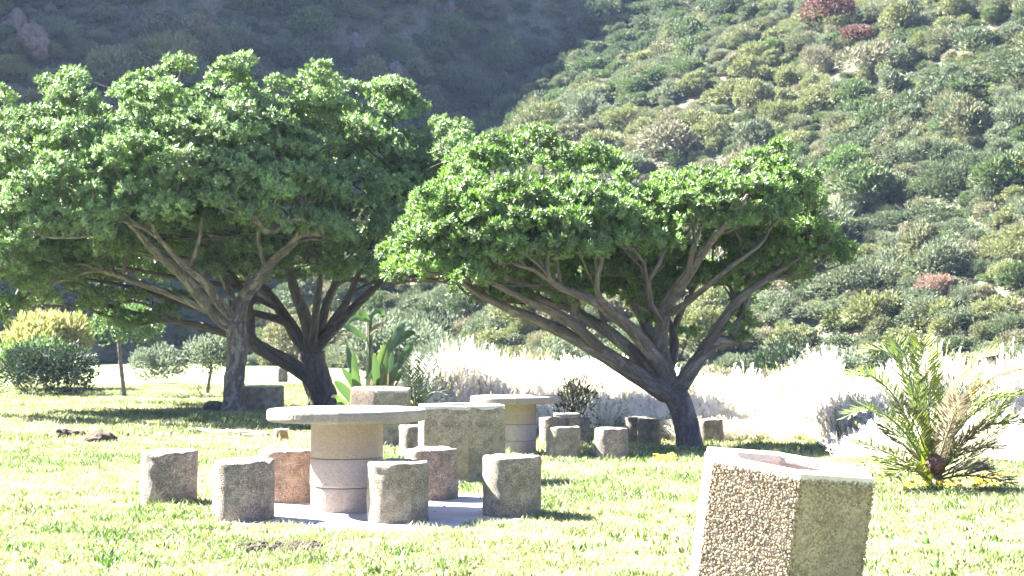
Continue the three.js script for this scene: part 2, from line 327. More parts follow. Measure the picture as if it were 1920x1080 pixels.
const rockMat = cement([0.10, 0.085, 0.09], [0.17, 0.13, 0.125], 5, 120, 2, 0.05), darkRock = cement([0.10, 0.095, 0.085], [0.16, 0.15, 0.13], 5, 121, 2, 0.02), paleRock = cement([0.14, 0.13, 0.12], [0.22, 0.2, 0.185], 5, 122, 2, 0.05);
for (const [px, py, s, label] of [
  [40, 90, 3.0, 'big pinkish rock outcrop on the shaded slope above the left tree edge'], [95, 55, 1.8, 'pinkish rock upper right of the big outcrop on the shaded slope'], [665, 105, 2.3, 'pinkish grey rock outcrop above the middle of the left tree crown'],
  [735, 165, 1.8, 'tilted pinkish rock slab right of the left tree crown top'], [390, 50, 1.0, 'small pale rock standing out on the dark slope above the left tree'], [225, 15, 1.5, 'grey rock at the top edge above the left tree'],
  [820, 20, 1.6, 'pale grey rock at the top edge left of the sunlit hillside'], [1100, 55, 2.2, 'long mauve grey rock face in the gully between the two slopes'], [1312, 165, 1.1, 'pale rock among bushes on the hillside above the umbrella tree'], [1480, 205, 1.2, 'bare pale rock above the right end of the umbrella tree']]) {
  const p = onHill(px, py), o = mesh('rock_outcrop', cluster(px, s * 1.25), px > 1250 ? paleRock : rockMat); o.position.copy(p); o.rotation.set(0.3, px, 0.35); tag(o, label, 'rock');
}

// ---------------------------------------------------------------- branches and trees
function tube(pts, rad, { sides = 7, step = 0.12, rough = 0.06, seed = 1, cap = true } = {}) {
  if (pts.length < 2) return null;
  const curve = new THREE.CatmullRomCurve3(pts, false, 'centripetal'), len = curve.getLength(), n = Math.max(2, Math.min(60, Math.ceil(len / step)));
  const pos = [], uv = [], idx = []; let prev = V(1, 0, 0.3);
  for (let i = 0; i <= n; i++) {
    const t = i / n, p = curve.getPoint(t), T = curve.getTangent(t), f = t * (pts.length - 1), k = Math.min(pts.length - 2, Math.floor(f)), r = lerp(rad[k], rad[k + 1], f - k);
    const u = prev.clone().addScaledVector(T, -prev.dot(T)).normalize(), w = V().crossVectors(T, u); prev = u;
    for (let s = 0; s <= sides; s++) {
      const a = s / sides * 6.28318, c = Math.cos(a), d = Math.sin(a), rr = r * (1 + rough * 2.5 * fbm(p.x * 5 + c * 1.3 + seed, p.y * 5 + d * 1.3, p.z * 5, 2, seed));
      pos.push(p.x + (u.x * c + w.x * d) * rr, p.y + (u.y * c + w.y * d) * rr, p.z + (u.z * c + w.z * d) * rr); uv.push(s / sides * Math.max(0.4, r * 6.28), t * len);
    }
  }
  const m = sides + 1;
  for (let i = 0; i < n; i++) for (let s = 0; s < sides; s++) { const a = i * m + s, b = a + m; idx.push(a, a + 1, b, a + 1, b + 1, b); }
  if (cap) for (const i of [0, n]) { const c = pos.length / 3; const p = curve.getPoint(i / n); pos.push(p.x, p.y, p.z); uv.push(0, 0); for (let s = 0; s < sides; s++) i ? idx.push(i * m + s, i * m + s + 1, c) : idx.push(s + 1, s, c); }
  return geo(pos, uv, idx);
}
function rosette(seed, n, len, wid) {
  const r = rng(seed), out = [];
  for (let i = 0; i < n; i++) {
    const a = i / n * 6.28 * 2.4 + r(), tilt = 0.35 + 1.0 * (i / n) + 0.3 * r(), ax = V(Math.cos(a) * Math.sin(tilt), Math.cos(tilt), Math.sin(a) * Math.sin(tilt)), side = V(-Math.sin(a), 0.3 * (r() - 0.5), Math.cos(a)).normalize();
    leafQuad(out, V(0, -0.03 * (i / n), 0), ax, side, len * (0.75 + 0.5 * r()), wid * (0.8 + 0.4 * r()));
  }
  return geo(out);
}
const rosettes = [rosette(5, 9, 0.072, 0.044), rosette(6, 8, 0.082, 0.05)];
const prof = (list, x) => { if (x <= list[0][0]) return list[0][1]; for (let i = 1; i < list.length; i++) if (x <= list[i][0]) return lerp(list[i - 1][1], list[i][1], (x - list[i - 1][0]) / (list[i][0] - list[i - 1][0])); return list.at(-1)[1]; };
// clump centres over a dome given by the outlines of its top and underside, seen at its own distance
function domeClumps({ D, x0, x1, top, bottom, half, n, seed, r = [0.3, 0.46], back = 0.75, thick = 0.5, power = 1, drop = 22, padSize = 1.15 }) {
  const rn = rng(seed), out = [], pads = [];
  for (let tries = 0; out.length < n && tries < n * 30; tries++) {
    const px = lerp(x0, x1, rn()), s = D / F, u = (px - x0) / (x1 - x0) * 2 - 1, round = Math.sqrt(Math.max(0.05, 1 - Math.abs(u) ** 2.6));
    const phi = lerp(0.0, Math.PI * back, rn()), dz = Math.cos(phi) * half * round, yt = at(px, prof(top, px) + drop, D).y, yb = at(px, prof(bottom, px), D).y;
    const rr = lerp(r[0] * 0.75, r[1] * 1.15, rn() ** 1.3), k = 1 - thick * rn() ** 2, y = yb + (yt - yb) * Math.pow(Math.sin(Math.max(phi, 0.02)), power) * k - rr * 0.55;
    const c = V((px - 960) * s, Math.max(y, yb - 0.1), at(px, 300, D).z + dz * (0.6 + 0.4 * k));
    if (pads.length < 34 && !pads.some((p) => p.distanceTo(c) < padSize)) pads.push(c.clone());
    let near = 9; for (const p of pads) near = Math.min(near, Math.hypot(p.x - c.x, 0.8 * (p.y - c.y), p.z - c.z)); 
    const sink = Math.min(1, near / padSize) ** 2; c.y -= 0.42 * padSize * sink; c.z -= 0.2 * padSize * sink; if (sink > 0.9 && rn() < 0.5) continue;
    if (fbm(c.x * 0.75 + seed, c.y * 0.75, c.z * 0.75, 2, seed) < -0.2) continue;
    if (out.some((o) => o.c.distanceTo(c) < 0.5 * (o.r + rr) * 0.92)) continue;
    out.push({ c, r: rr });
  }
  return out;
}
function foliage(clumps, { seed, per, tint = 1, flat = 0.75, warm = 0, young = 0.12 }) {  // young: share of rosettes tinted pale to stand in for sun glare
  const r = rng(seed), lists = [[], []];
  for (const { c, r: rr } of clumps) {
    const tone = 0.8 + 0.4 * r(), n = Math.round(per * (rr / 0.38) ** 2);
    for (let i = 0; i < n; i++) {
      const d = rdir(r); if (d.y < -0.25) d.y = -d.y * 0.7;
      const k = rr * (0.45 + 0.65 * Math.sqrt(r())), p = c.clone().add(V(d.x * k, d.y * k * flat, d.z * k)), ax = d.clone().multiplyScalar(0.9).add(V(0, 0.55, 0)).add(rdir(r).multiplyScalar(0.5));
      const t = tone * tint * (0.75 + 0.5 * r()), y = r() < young ? 1.9 : 1;  // these paler rosettes carry white leaf glare in their colour, not new growth
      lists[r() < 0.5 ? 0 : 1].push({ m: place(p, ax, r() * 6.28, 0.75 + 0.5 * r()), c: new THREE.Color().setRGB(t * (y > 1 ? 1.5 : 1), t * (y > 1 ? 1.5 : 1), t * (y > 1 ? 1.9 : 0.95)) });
    }
  }
  return lists;
}
function makeTree({ name, label, category = 'tree', D, trunk, limbs, clumps, mat, leaf, seed, per = 60, tint, flat, young }) {
  const rn = rng(seed), toW = ([px, py, r, dz = 0]) => { const p = at(px, py, D - dz); return { p, r }; };
  const T = trunk.map(toW), root = T[0].p.clone(); root.y = groundY(root.x, root.z);
  const o = thing(name, label, category, root), local = (p) => p.clone().sub(root);
  const nodes = [];                                         // { p, r, parent, limb, kids }
  const add = (p, parent, r, limb) => { const n = { p, parent, r, limb, kids: [], load: 0 }; if (parent) parent.kids.push(n); nodes.push(n); return n; };
  T[0].p.y = root.y - 0.08; let last = null; for (const t of T) last = add(t.p, last, t.r, 0);
  limbs.forEach((L, i) => {
    const pts = L.map(toW); let best = null, bd = 1e9;
    for (const n of nodes) { const d = n.p.distanceTo(pts[0].p); if (d < bd) { bd = d; best = n; } }
    let prev = best; pts.forEach((q, k) => { if (k === 0 && bd < 0.02) return; prev = add(q.p, prev, q.r * lerp(1, 0.74, k / (pts.length - 1)), i + 1); });
  });
  const top = T.at(-1).p;
  for (const cl of [...clumps].sort((a, b) => a.c.distanceTo(top) - b.c.distanceTo(top))) {
    const goal = cl.c.clone().add(V(0, -cl.r * 0.2, 0)); let best = null, bd = 1e9;
    for (const n of nodes) {
      if (n.limb === 0) continue; const d = goal.clone().sub(n.p), len = d.length(); if (len < 0.05) continue;
      const dir = n.parent ? n.p.clone().sub(n.parent.p).normalize() : UPY, cost = len * (2.2 - 1.4 * dir.dot(d) / len) + (n.p.y > goal.y ? 0.8 : 0);
      if (cost < bd) { bd = cost; best = n; }
    }
    const a = best.p, d0 = best.parent ? a.clone().sub(best.parent.p).normalize() : UPY.clone(), len = a.distanceTo(goal), k = Math.max(1, Math.round(len / 0.4));
    const c1 = a.clone().addScaledVector(d0, len * 0.4).add(rdir(rn).multiplyScalar(len * 0.08)), curve = new THREE.QuadraticBezierCurve3(a, c1, goal);
    if (len > 1.9) continue;
    let prev = best; for (let i = 1; i <= k; i++) prev = add(curve.getPoint(i / k).add(i < k ? rdir(rn).multiplyScalar(0.05) : V()), prev, 0, best.limb);
    for (let t = 0; t < 3; t++) add(goal.clone().add(V((rn() - 0.5) * 1.1, 0.3 + 0.4 * rn(), (rn() - 0.5) * 1.1).multiplyScalar(cl.r)), prev, 0, best.limb);
  }
  for (let i = nodes.length - 1; i >= 0; i--) { const n = nodes[i]; if (!n.kids.length) n.load = 0.008 ** 2.3; if (n.parent) n.parent.load += n.load; }
  for (const n of nodes) if (!n.r) { n.r = Math.max(0.007, Math.min(n.load ** (1 / 2.3), n.parent.r * 0.92)); }
  const geos = {};
  const chain = (start, from) => {
    const pts = from ? [from.p] : [], rad = from ? [Math.min(from.r * 0.9, start.r * 1.25)] : [], limb = start.limb; let n = start;
    while (n) { pts.push(n.p); rad.push(n.r); const kids = [...n.kids].sort((a, b) => b.r - a.r), next = kids.find((q) => q.limb === limb); for (const q of kids) if (q !== next) chain(q, n); n = next; }
    const big = Math.max(...rad), g = tube(pts.map(local), rad, { sides: big > 0.12 ? 14 : big > 0.04 ? 9 : 5, step: big > 0.1 ? 0.07 : 0.16, rough: big > 0.1 ? 0.08 : 0.06, seed: limb });
    if (g) (geos[limb] ??= []).push(g);
  };
  chain(nodes[0], null);
  for (const k in geos) mesh(+k === 0 ? 'trunk' : 'limb', merge(geos[k]), mat, o);
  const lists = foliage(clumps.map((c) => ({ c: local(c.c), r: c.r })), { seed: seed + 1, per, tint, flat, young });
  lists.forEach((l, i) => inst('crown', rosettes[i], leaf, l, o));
  return o;
}
const leafA = leafMat(0.122, 0.205, 0.045, { sheen: 1, coat: 1, coatRough: 0.48, through: 0.32 }), leafB = leafMat(0.09, 0.172, 0.02, { sheen: 0.35, coat: 1, coatRough: 0.46, through: 0.42 });
const blob = (px, py, D, r, dz = 0) => ({ c: at(px, py, D - dz), r });

// sparse shaded tufts inside the crown, and small shoots standing out of its top
function inner({ D, x0, x1, lo, hi, half, n, seed, r: rad = 0.34 }) { const rn = rng(seed), out = []; for (let i = 0; i < n; i++) out.push({ c: at(lerp(x0, x1, rn()), lerp(lo, hi, rn() ** 0.7), D - (rn() * 1.1 - 1) * half), r: rad * (0.7 + 0.5 * rn()) }); return out; }
function crest(seed, D, line, n, rad = 0.2) { const rn = rng(seed + 500), out = []; for (let i = 0; i < n; i++) { const px = lerp(line[0][0], line.at(-1)[0], rn()); out.push({ c: at(px, prof(line, px) + 26 - 36 * rn() ** 2, D - (rn() - 0.4) * 1.6), r: rad * (0.7 + 0.6 * rn()) }); } return out; }
// the pale-barked tree in front, left
makeTree({
  name: 'umbrella_tree', label: 'pale-barked forked tree with a broad dome crown at the left', D: 30, seed: 201, mat: bark.pale, leaf: leafA, young: 0.3, per: 84,  // larger pale share paints bright glare into this crown
  trunk: [[437, 780, 0.27], [438, 760, 0.22], [439, 730, 0.205], [442, 690, 0.2], [445, 640, 0.2], [440, 605, 0.2]],
  limbs: [
    [[438, 612, 0.16], [405, 588, 0.15, 0.1], [365, 542, 0.135, 0.3], [330, 502, 0.12, 0.5], [290, 470, 0.1, 0.7], [262, 440, 0.07, 0.8], [235, 410, 0.055, 0.8], [216, 365, 0.04, 0.8], [205, 310, 0.025, 0.7]],
    [[440, 602, 0.11], [412, 570, 0.1, 0.4], [385, 530, 0.09, 0.8], [345, 498, 0.07, 1.2], [300, 450, 0.045, 1.6], [275, 405, 0.03, 1.9]],
    [[444, 604, 0.15], [456, 560, 0.14, -0.1], [480, 530, 0.13, 0.1], [512, 490, 0.11, 0.3], [546, 460, 0.09, 0.5], [566, 428, 0.065, 0.6], [574, 380, 0.045, 0.6], [562, 320, 0.03, 0.5]],
    [[350, 505, 0.05, 0.5], [372, 455, 0.045, 0.9], [380, 405, 0.03, 1.2]],
    [[500, 498, 0.05, 0.3], [484, 445, 0.045, 0.7], [496, 385, 0.03, 1.0]],
    [[442, 600, 0.1], [430, 545, 0.09, -0.8], [400, 480, 0.07, -1.6], [380, 420, 0.05, -2.2]],
    [[405, 588, 0.1, 0.1], [330, 555, 0.08, -0.6], [230, 520, 0.06, -0.9], [120, 490, 0.045, -0.8], [30, 480, 0.03, -0.4]],
  ],
  clumps: [
    ...domeClumps({ D: 30, x0: -90, x1: 640, half: 3.3, n: 330, seed: 31, drop: 26, r: [0.3, 0.44],
      top: [[-90, 260], [0, 185], [75, 160], [130, 130], [165, 108], [205, 160], [290, 130], [330, 100], [375, 135], [420, 108], [500, 120], [560, 140], [600, 108], [640, 150]],
      bottom: [[-90, 610], [0, 560], [80, 500], [160, 450], [260, 405], [400, 395], [520, 400], [640, 420]] }),
    ...inner({ D: 30, x0: -60, x1: 640, lo: 515, hi: 400, half: 2.8, n: 120, seed: 131 }), ...crest(31, 30, [[-60, 240], [0, 180], [75, 155], [130, 120], [165, 112], [210, 165], [290, 140], [330, 108], [375, 145], [420, 118], [500, 130], [560, 150], [600, 112], [640, 150]], 46),
    ...[[20, 575], [-20, 600], [60, 545], [110, 520], [-40, 540], [10, 520], [150, 480], [90, 480], [205, 470]].map(([a, b], i) => blob(a, b, 30, 0.36, (i % 3 - 1) * 0.6)),
    ...[[355, 330], [410, 375], [250, 360], [520, 360], [360, 300], [425, 350]].map(([a, b]) => blob(a, b, 30, 0.34, 2.9)),
  ],
});
// the dark tree behind it
makeTree({
  name: 'umbrella_tree', label: 'dark-trunked multi-stemmed tree between the pale-barked tree and the strelitzia', D: 32.5, seed: 202, mat: bark.dark, leaf: leafA, young: 0.3, per: 84, tint: 0.95,  // same raised share of glare-pale leaf tints as its neighbour
  trunk: [[610, 775, 0.36], [604, 745, 0.31], [596, 715, 0.3], [588, 685, 0.29], [585, 660, 0.27]],
  limbs: [
    [[590, 712, 0.2], [548, 684, 0.18, 0.2], [500, 660, 0.165, 0.4], [470, 636, 0.15, 0.4], [470, 590, 0.12, 0.3], [452, 540, 0.09, 0.2], [420, 480, 0.06, 0]],
    [[475, 640, 0.11, 0.4], [413, 622, 0.085, 0.2], [330, 602, 0.075, 0], [233, 583, 0.06, 0], [182, 565, 0.045, 0], [120, 540, 0.03, 0.2]],
    [[585, 672, 0.18], [545, 612, 0.15, -0.2], [510, 560, 0.12, -0.5], [468, 520, 0.1, -0.6], [420, 480, 0.07, -0.8]],
    [[540, 606, 0.1, -0.2], [480, 588, 0.085, 0], [360, 575, 0.07, 0.1], [250, 540, 0.055, 0.2], [130, 518, 0.035, 0.3]],
    [[587, 664, 0.18], [574, 600, 0.15, 0.3], [555, 550, 0.125, 0.6], [538, 500, 0.1, 0.8], [500, 440, 0.06, 1.0]],
    [[590, 660, 0.15], [602, 610, 0.12, -0.2], [625, 540, 0.09, -0.5], [640, 480, 0.07, -0.6], [650, 430, 0.05, -0.8]],
    [[592, 652, 0.15], [640, 600, 0.125, 0.3], [682, 560, 0.1, 0.6], [722, 520, 0.08, 0.9], [780, 468, 0.05, 1.2]],
    [[600, 640, 0.12], [650, 565, 0.09, 0.7], [676, 505, 0.07, 1.3], [700, 450, 0.05, 1.8]],
    [[588, 655, 0.11], [592, 590, 0.09, 0.9], [600, 520, 0.07, 1.6], [590, 450, 0.05, 2.1]],
    [[520, 575, 0.08, -0.4], [440, 540, 0.07, 0.4], [330, 520, 0.05, 0.8], [220, 500, 0.035, 1.0]],
  ],
  clumps: [
    ...domeClumps({ D: 32.5, x0: 90, x1: 885, half: 3.1, n: 300, seed: 32, r: [0.3, 0.46],
      top: [[90, 320], [200, 260], [400, 190], [520, 150], [640, 140], [700, 152], [765, 178], [800, 215], [835, 235], [865, 270], [885, 350]],
      bottom: [[90, 530], [200, 480], [420, 430], [560, 420], [640, 440], [760, 470], [885, 460]] }),
    ...inner({ D: 32.5, x0: 100, x1: 860, lo: 535, hi: 430, half: 2.6, n: 120, seed: 132 }), ...crest(32, 32.5, [[640, 135], [700, 148], [765, 172], [800, 205], [835, 228], [865, 262], [885, 340]], 26),
    ...[[735, 170], [760, 190], [705, 170], [725, 195], [780, 205], [745, 210]].map(([a, b], i) => blob(a, b, 32.5, 0.34, (i % 3) * 0.4 - 0.4)),
    ...[[850, 250], [868, 275], [880, 300], [845, 300], [850, 290], [875, 320], [890, 350], [870, 380], [900, 400], [760, 500], [720, 520], [690, 505], [800, 510], [830, 480], [850, 430], [775, 455], [880, 495], [735, 440], [905, 470], [660, 470], [815, 455]].map(([a, b], i) => blob(a, b, 31, 0.4, (i % 3) * 0.6)),
    ...[[740, 480], [790, 440], [830, 400], [700, 470], [860, 340], [840, 290]].map(([a, b], i) => blob(a, b, 32, 0.38, (i % 3) * 0.5)),
    ...[[210, 590], [170, 575], [250, 560], [280, 600], [310, 590], [200, 560], [330, 560], [230, 610], [150, 545]].map(([a, b], i) => blob(a, b, 32.5, 0.3, (i % 3) * 0.4)),
  ],
});
// the flat-topped tree on the right
makeTree({
  name: 'umbrella_tree', label: 'leaning grey-trunked tree with a flat umbrella crown, right of the picnic tables', D: 24.4, seed: 203, mat: bark.grey, leaf: leafB, per: 90,
  trunk: [[1296, 855, 0.255], [1292, 835, 0.215], [1287, 800, 0.195], [1279, 765, 0.195], [1265, 735, 0.2]],
  limbs: [
    [[1258, 740, 0.17], [1200, 706, 0.155, 0.2], [1140, 668, 0.14, 0.4], [1080, 636, 0.12, 0.5], [1010, 602, 0.1, 0.5], [940, 572, 0.08, 0.4], [870, 532, 0.055, 0.3], [800, 485, 0.035, 0.2]],
    [[1238, 712, 0.13], [1195, 668, 0.12, -0.2], [1140, 622, 0.105, -0.5], [1080, 582, 0.09, -0.8], [1005, 556, 0.07, -1.0], [935, 502, 0.05, -1.2], [905, 450, 0.03, -1.3]],
    [[1140, 668, 0.09, 0.4], [1065, 600, 0.08, 0.9], [985, 562, 0.065, 1.2], [905, 522, 0.045, 1.5], [845, 488, 0.03, 1.7]],
    [[1246, 705, 0.13], [1208, 645, 0.115, 0.5], [1160, 596, 0.1, 1.0], [1110, 562, 0.085, 1.4], [1050, 538, 0.065, 1.7], [985, 498, 0.045, 2.0], [950, 462, 0.03, 2.1]],
    [[1254, 715, 0.14], [1238, 645, 0.125, 0.1], [1252, 572, 0.11, 0.4], [1292, 512, 0.09, 0.8], [1330, 455, 0.075, 1.2], [1378, 402, 0.055, 1.6], [1402, 365, 0.035, 1.8]],
    [[1290, 515, 0.055, 0.8], [1303, 455, 0.045, 1.3], [1296, 400, 0.03, 1.6]],
    [[1272, 728, 0.14], [1312, 672, 0.12, 0.1], [1350, 612, 0.1, 0.2], [1385, 562, 0.08, 0.2], [1440, 522, 0.06, 0.2], [1500, 482, 0.045, 0.2], [1556, 452, 0.03, 0.2]],
    [[1240, 690, 0.1], [1205, 600, 0.085, -0.6], [1170, 520, 0.06, -1.1], [1150, 465, 0.04, -1.5]],
    [[1250, 590, 0.06, 0.4], [1310, 550, 0.05, 1.0], [1370, 500, 0.04, 1.4], [1430, 455, 0.03, 1.6]],
    [[1250, 700, 0.1], [1262, 620, 0.085, -0.9], [1300, 540, 0.06, -1.6], [1360, 470, 0.04, -2.0]],
    [[1160, 596, 0.06, 1.0], [1120, 545, 0.05, 1.8], [1130, 480, 0.035, 2.3]],
    [[1240, 600, 0.05, 0.4], [1215, 530, 0.04, 1.2], [1195, 470, 0.03, 1.8]],
  ],
  clumps: [
    ...domeClumps({ D: 24.4, x0: 758, x1: 1200, half: 2.5, n: 185, seed: 33, drop: 6, padSize: 0.95, r: [0.24, 0.36], back: 0.66, power: 0.8,
      top: [[758, 430], [790, 350], [850, 312], [900, 300], [960, 312], [1050, 322], [1150, 330], [1200, 345]], bottom: [[758, 492], [800, 505], [900, 488], [1000, 466], [1100, 455], [1200, 448]] }),
    ...domeClumps({ D: 24.4, x0: 1150, x1: 1515, half: 1.7, n: 95, seed: 35, drop: 4, padSize: 0.8, r: [0.22, 0.34], back: 0.7, power: 0.8,
      top: [[1150, 345], [1250, 330], [1320, 312], [1400, 294], [1460, 276], [1500, 286], [1515, 320]], bottom: [[1150, 450], [1250, 425], [1330, 400], [1400, 392], [1460, 395], [1515, 385]] }),
    ...domeClumps({ D: 25.1, x0: 1370, x1: 1582, half: 1.0, n: 55, seed: 36, drop: 0, padSize: 0.6, r: [0.2, 0.3], back: 0.9,
      top: [[1370, 400], [1440, 385], [1500, 382], [1540, 402], [1582, 446]], bottom: [[1370, 470], [1440, 490], [1500, 488], [1540, 480], [1582, 465]] }),
    ...inner({ D: 24.4, x0: 790, x1: 1500, lo: 530, hi: 420, half: 2.2, n: 150, seed: 133, r: 0.27 }), ...inner({ D: 24.4, x0: 930, x1: 1420, lo: 575, hi: 500, half: 1.8, n: 50, seed: 134, r: 0.25 }), ...crest(33, 24.4, [[790, 345], [850, 312], [900, 300], [1000, 312], [1100, 325], [1180, 338], [1250, 328], [1330, 306], [1400, 290], [1460, 282], [1505, 292]], 34, 0.16),
    ...[[870, 300], [885, 320], [900, 300], [860, 330], [880, 350], [910, 290]].map(([a, b], i) => blob(a, b, 24.4, 0.3, -1.2 + 0.3 * (i % 3))),
    ...[[920, 262], [950, 268], [985, 252], [1010, 245], [1040, 270], [1075, 285], [1110, 278], [1140, 288], [960, 290], [1000, 285], [1060, 300], [890, 300], [860, 312], [930, 300], [1120, 305], [1155, 305]].map(([a, b], i) => blob(a, b + 8, 24.4, 0.26, -1.6 - (i % 3) * 0.3)),
    ...[[880, 545], [920, 555], [960, 560], [840, 520], [1010, 545], [1050, 520], [1420, 500], [1450, 480], [1500, 450], [1180, 545], [1330, 520], [1080, 560], [800, 490], [780, 470], [860, 500], [900, 520], [940, 530], [980, 530], [820, 460]].map(([a, b], i) => blob(a, b, 24.4, 0.34, -1.5 + (i % 4) * 0.3)),
    ...[[1390, 590], [1405, 610], [1375, 618], [1222, 570], [1290, 625], [1185, 560], [1385, 635], [1215, 600], [1250, 545]].map(([a, b], i) => blob(a, b, 24.4, 0.17, 0.15)),
  ],
});

// ---------------------------------------------------------------- picnic furniture
function rough(g, amp, freq, seed) {                        // weathered, slightly uneven faces
  const p = g.attributes.position, n = g.attributes.normal;
  for (let i = 0; i < p.count; i++) { const v = V().fromBufferAttribute(p, i), k = amp * fbm(v.x * freq + seed, v.y * freq, v.z * freq, 3, seed); p.setXYZ(i, v.x + n.getX(i) * k, v.y + n.getY(i) * k, v.z + n.getZ(i) * k); }
  g.computeVertexNormals(); return g;
}
function lathe(profile, n = 64) {                           // uv in metres: round the body and up it
  const g = new THREE.LatheGeometry(profile.map(([a, b]) => new THREE.Vector2(a, b)), n), u = g.attributes.uv, p = g.attributes.position; let len = [0];
  for (let i = 1; i < profile.length; i++) len.push(len[i - 1] + Math.hypot(profile[i][0] - profile[i - 1][0], profile[i][1] - profile[i - 1][1]));
  const rmax = Math.max(...profile.map((q) => q[0]));
  for (let i = 0; i < u.count; i++) u.setXY(i, Math.floor(i / profile.length) / n * 6.283 * rmax, len[i % profile.length]);
  return g;
}
function drum(r, h, y0, b = 0.012, rows = 8) {
  const pr = [[0, y0], [r - b, y0], [r - b * 0.3, y0 + b * 0.3], [r, y0 + b]];
  for (let i = 1; i <= rows; i++) pr.push([r, y0 + b + (h - 2 * b) * i / rows]);
  pr.push([r - b * 0.3, y0 + h - b * 0.3], [r - b, y0 + h], [r * 0.5, y0 + h], [0, y0 + h]); return lathe(pr);
}
function chipped(g, h, r, seed) {                          // worn and broken spots along the upper edge
  const p = g.attributes.position;
  for (let i = 0; i < p.count; i++) {
    const x = p.getX(i), y = p.getY(i), z = p.getZ(i), q = Math.hypot(x, z); if (y < h - 0.07 || q < r - 0.06) continue;
    const k = Math.max(0, fbm(x * 9 + seed * 7, y * 5, z * 9, 2, seed + 70) + 0.05) * 0.16; p.setXYZ(i, x * (1 - k * 0.5), y - k * 0.28 * smooth(h - 0.07, h, y), z * (1 - k * 0.5));
  }
  g.computeVertexNormals(); return g;
}
function stool(px, py, D, label, mat, { r = 0.232, h = 0.46, seed = 1, name = 'concrete_stool', group } = {}) {
  const p = at(px, py, D); p.z -= r * 0.9; p.y = groundY(p.x, p.z) - 0.015;
  const o = mesh(name, rough(chipped(drum(r, h + 0.015, 0, 0.02, 14), h, r, seed), 0.011, 11, seed), mat);
  o.position.copy(p); o.rotation.y = seed * 1.7; return tag(o, label, 'stool', group);
}
function table(px, py, D, label) {
  const p = at(px, py, D); p.y = groundY(p.x, p.z);
  const o = thing('concrete_table', label, 'table', p);
  const slab = mesh('tabletop', rough(drum(0.638, 0.095, 0.725, 0.022, 4), 0.004, 6, 3), M.slab, o);
  mesh('upper_drum', rough(drum(0.288, 0.29, 0.435, 0.008), 0.003, 5, 4), M.tanDrum, o);
  mesh('middle_drum', rough(drum(0.292, 0.225, 0.208, 0.01), 0.004, 5, 5), M.drum, o);
  mesh('lower_drum', rough(drum(0.286, 0.225, -0.02, 0.01), 0.004, 5, 6), M.drumLow, o);
  return o;
}
const TD = 12.3;
table(650, 962, TD, 'round concrete picnic table with a drum pedestal, nearest the camera');
table(967, 862, 21.5, 'farther round concrete picnic table partly hidden behind the middle litter bin');
const padHere = at(690, 961, 12.35); padHere.y = groundY(padHere.x, padHere.z);
{
  const g = rough(drum(1.44, 0.1, -0.085, 0.015, 2), 0.012, 3, 9), o = mesh('concrete_pad', g, M.pad); o.position.copy(padHere); tag(o, 'flat round concrete slab in the lawn under the nearest picnic table', 'slab'); o.userData.kind = 'structure';
  const q = at(1030, 866, 21.3); q.y = groundY(q.x, q.z); const o2 = mesh('concrete_pad', g, M.pad); o2.position.copy(q); tag(o2, 'flat round concrete slab in the lawn under the farther picnic table', 'slab'); o2.userData.kind = 'structure';
}
stool(306, 952, 12.55, 'grey-brown concrete stool standing leftmost at the nearest table', M.stoolA, { seed: 1 });
stool(447, 982, 11.45, 'concrete stool second from left with grass at its foot, in front of the reddish stool', M.stoolA, { seed: 2 });
stool(529, 946, 12.75, 'reddish-brown concrete stool directly left of the nearest table pedestal', M.stoolB, { seed: 3 });
stool(742, 985, 11.35, 'concrete stool standing directly in front of the nearest table pedestal on its right', M.stoolD, { seed: 4 });
stool(806, 941, 13.0, 'brownish concrete stool behind the nearest table, in front of the middle litter bin', M.stoolC, { seed: 5 });
stool(960, 972, 11.75, 'concrete stool at the right edge of the slab with a slanting shadow line', M.stoolD, { seed: 6, r: 0.227, h: 0.48 });
stool(1057, 868, 20.6, 'sunlit concrete stool at the farther table, in front of another stool', M.stoolD, { seed: 7 });
stool(1148, 869, 20.5, 'grey concrete stool right of the farther table with a slanting shadow line', M.stoolA, { seed: 8, r: 0.23, h: 0.46 });
stool(1040, 845, 23.2, 'concrete stool with only its top showing above the stool in front', M.stoolC, { seed: 9 });
stool(1080, 842, 24, 'dark shaded stool behind the two stools of the farther table', M.stoolA, { seed: 10 });
stool(780, 842, 19.5, 'sunlit concrete stool left of the middle litter bin, behind the nearest tabletop', M.stoolC, { seed: 11 });
stool(1194, 848, 25.2, 'left one of two shaded stools touching, left of the leaning trunk', M.stoolA, { seed: 12, r: 0.19 });
stool(1219, 850, 24.9, 'right one of two shaded stools touching, left of the leaning trunk', M.stoolD, { seed: 13, r: 0.19 });
stool(1333, 850, 25.6, 'shaded concrete stool just right of the leaning trunk foot', M.stoolA, { seed: 14, h: 0.40 });

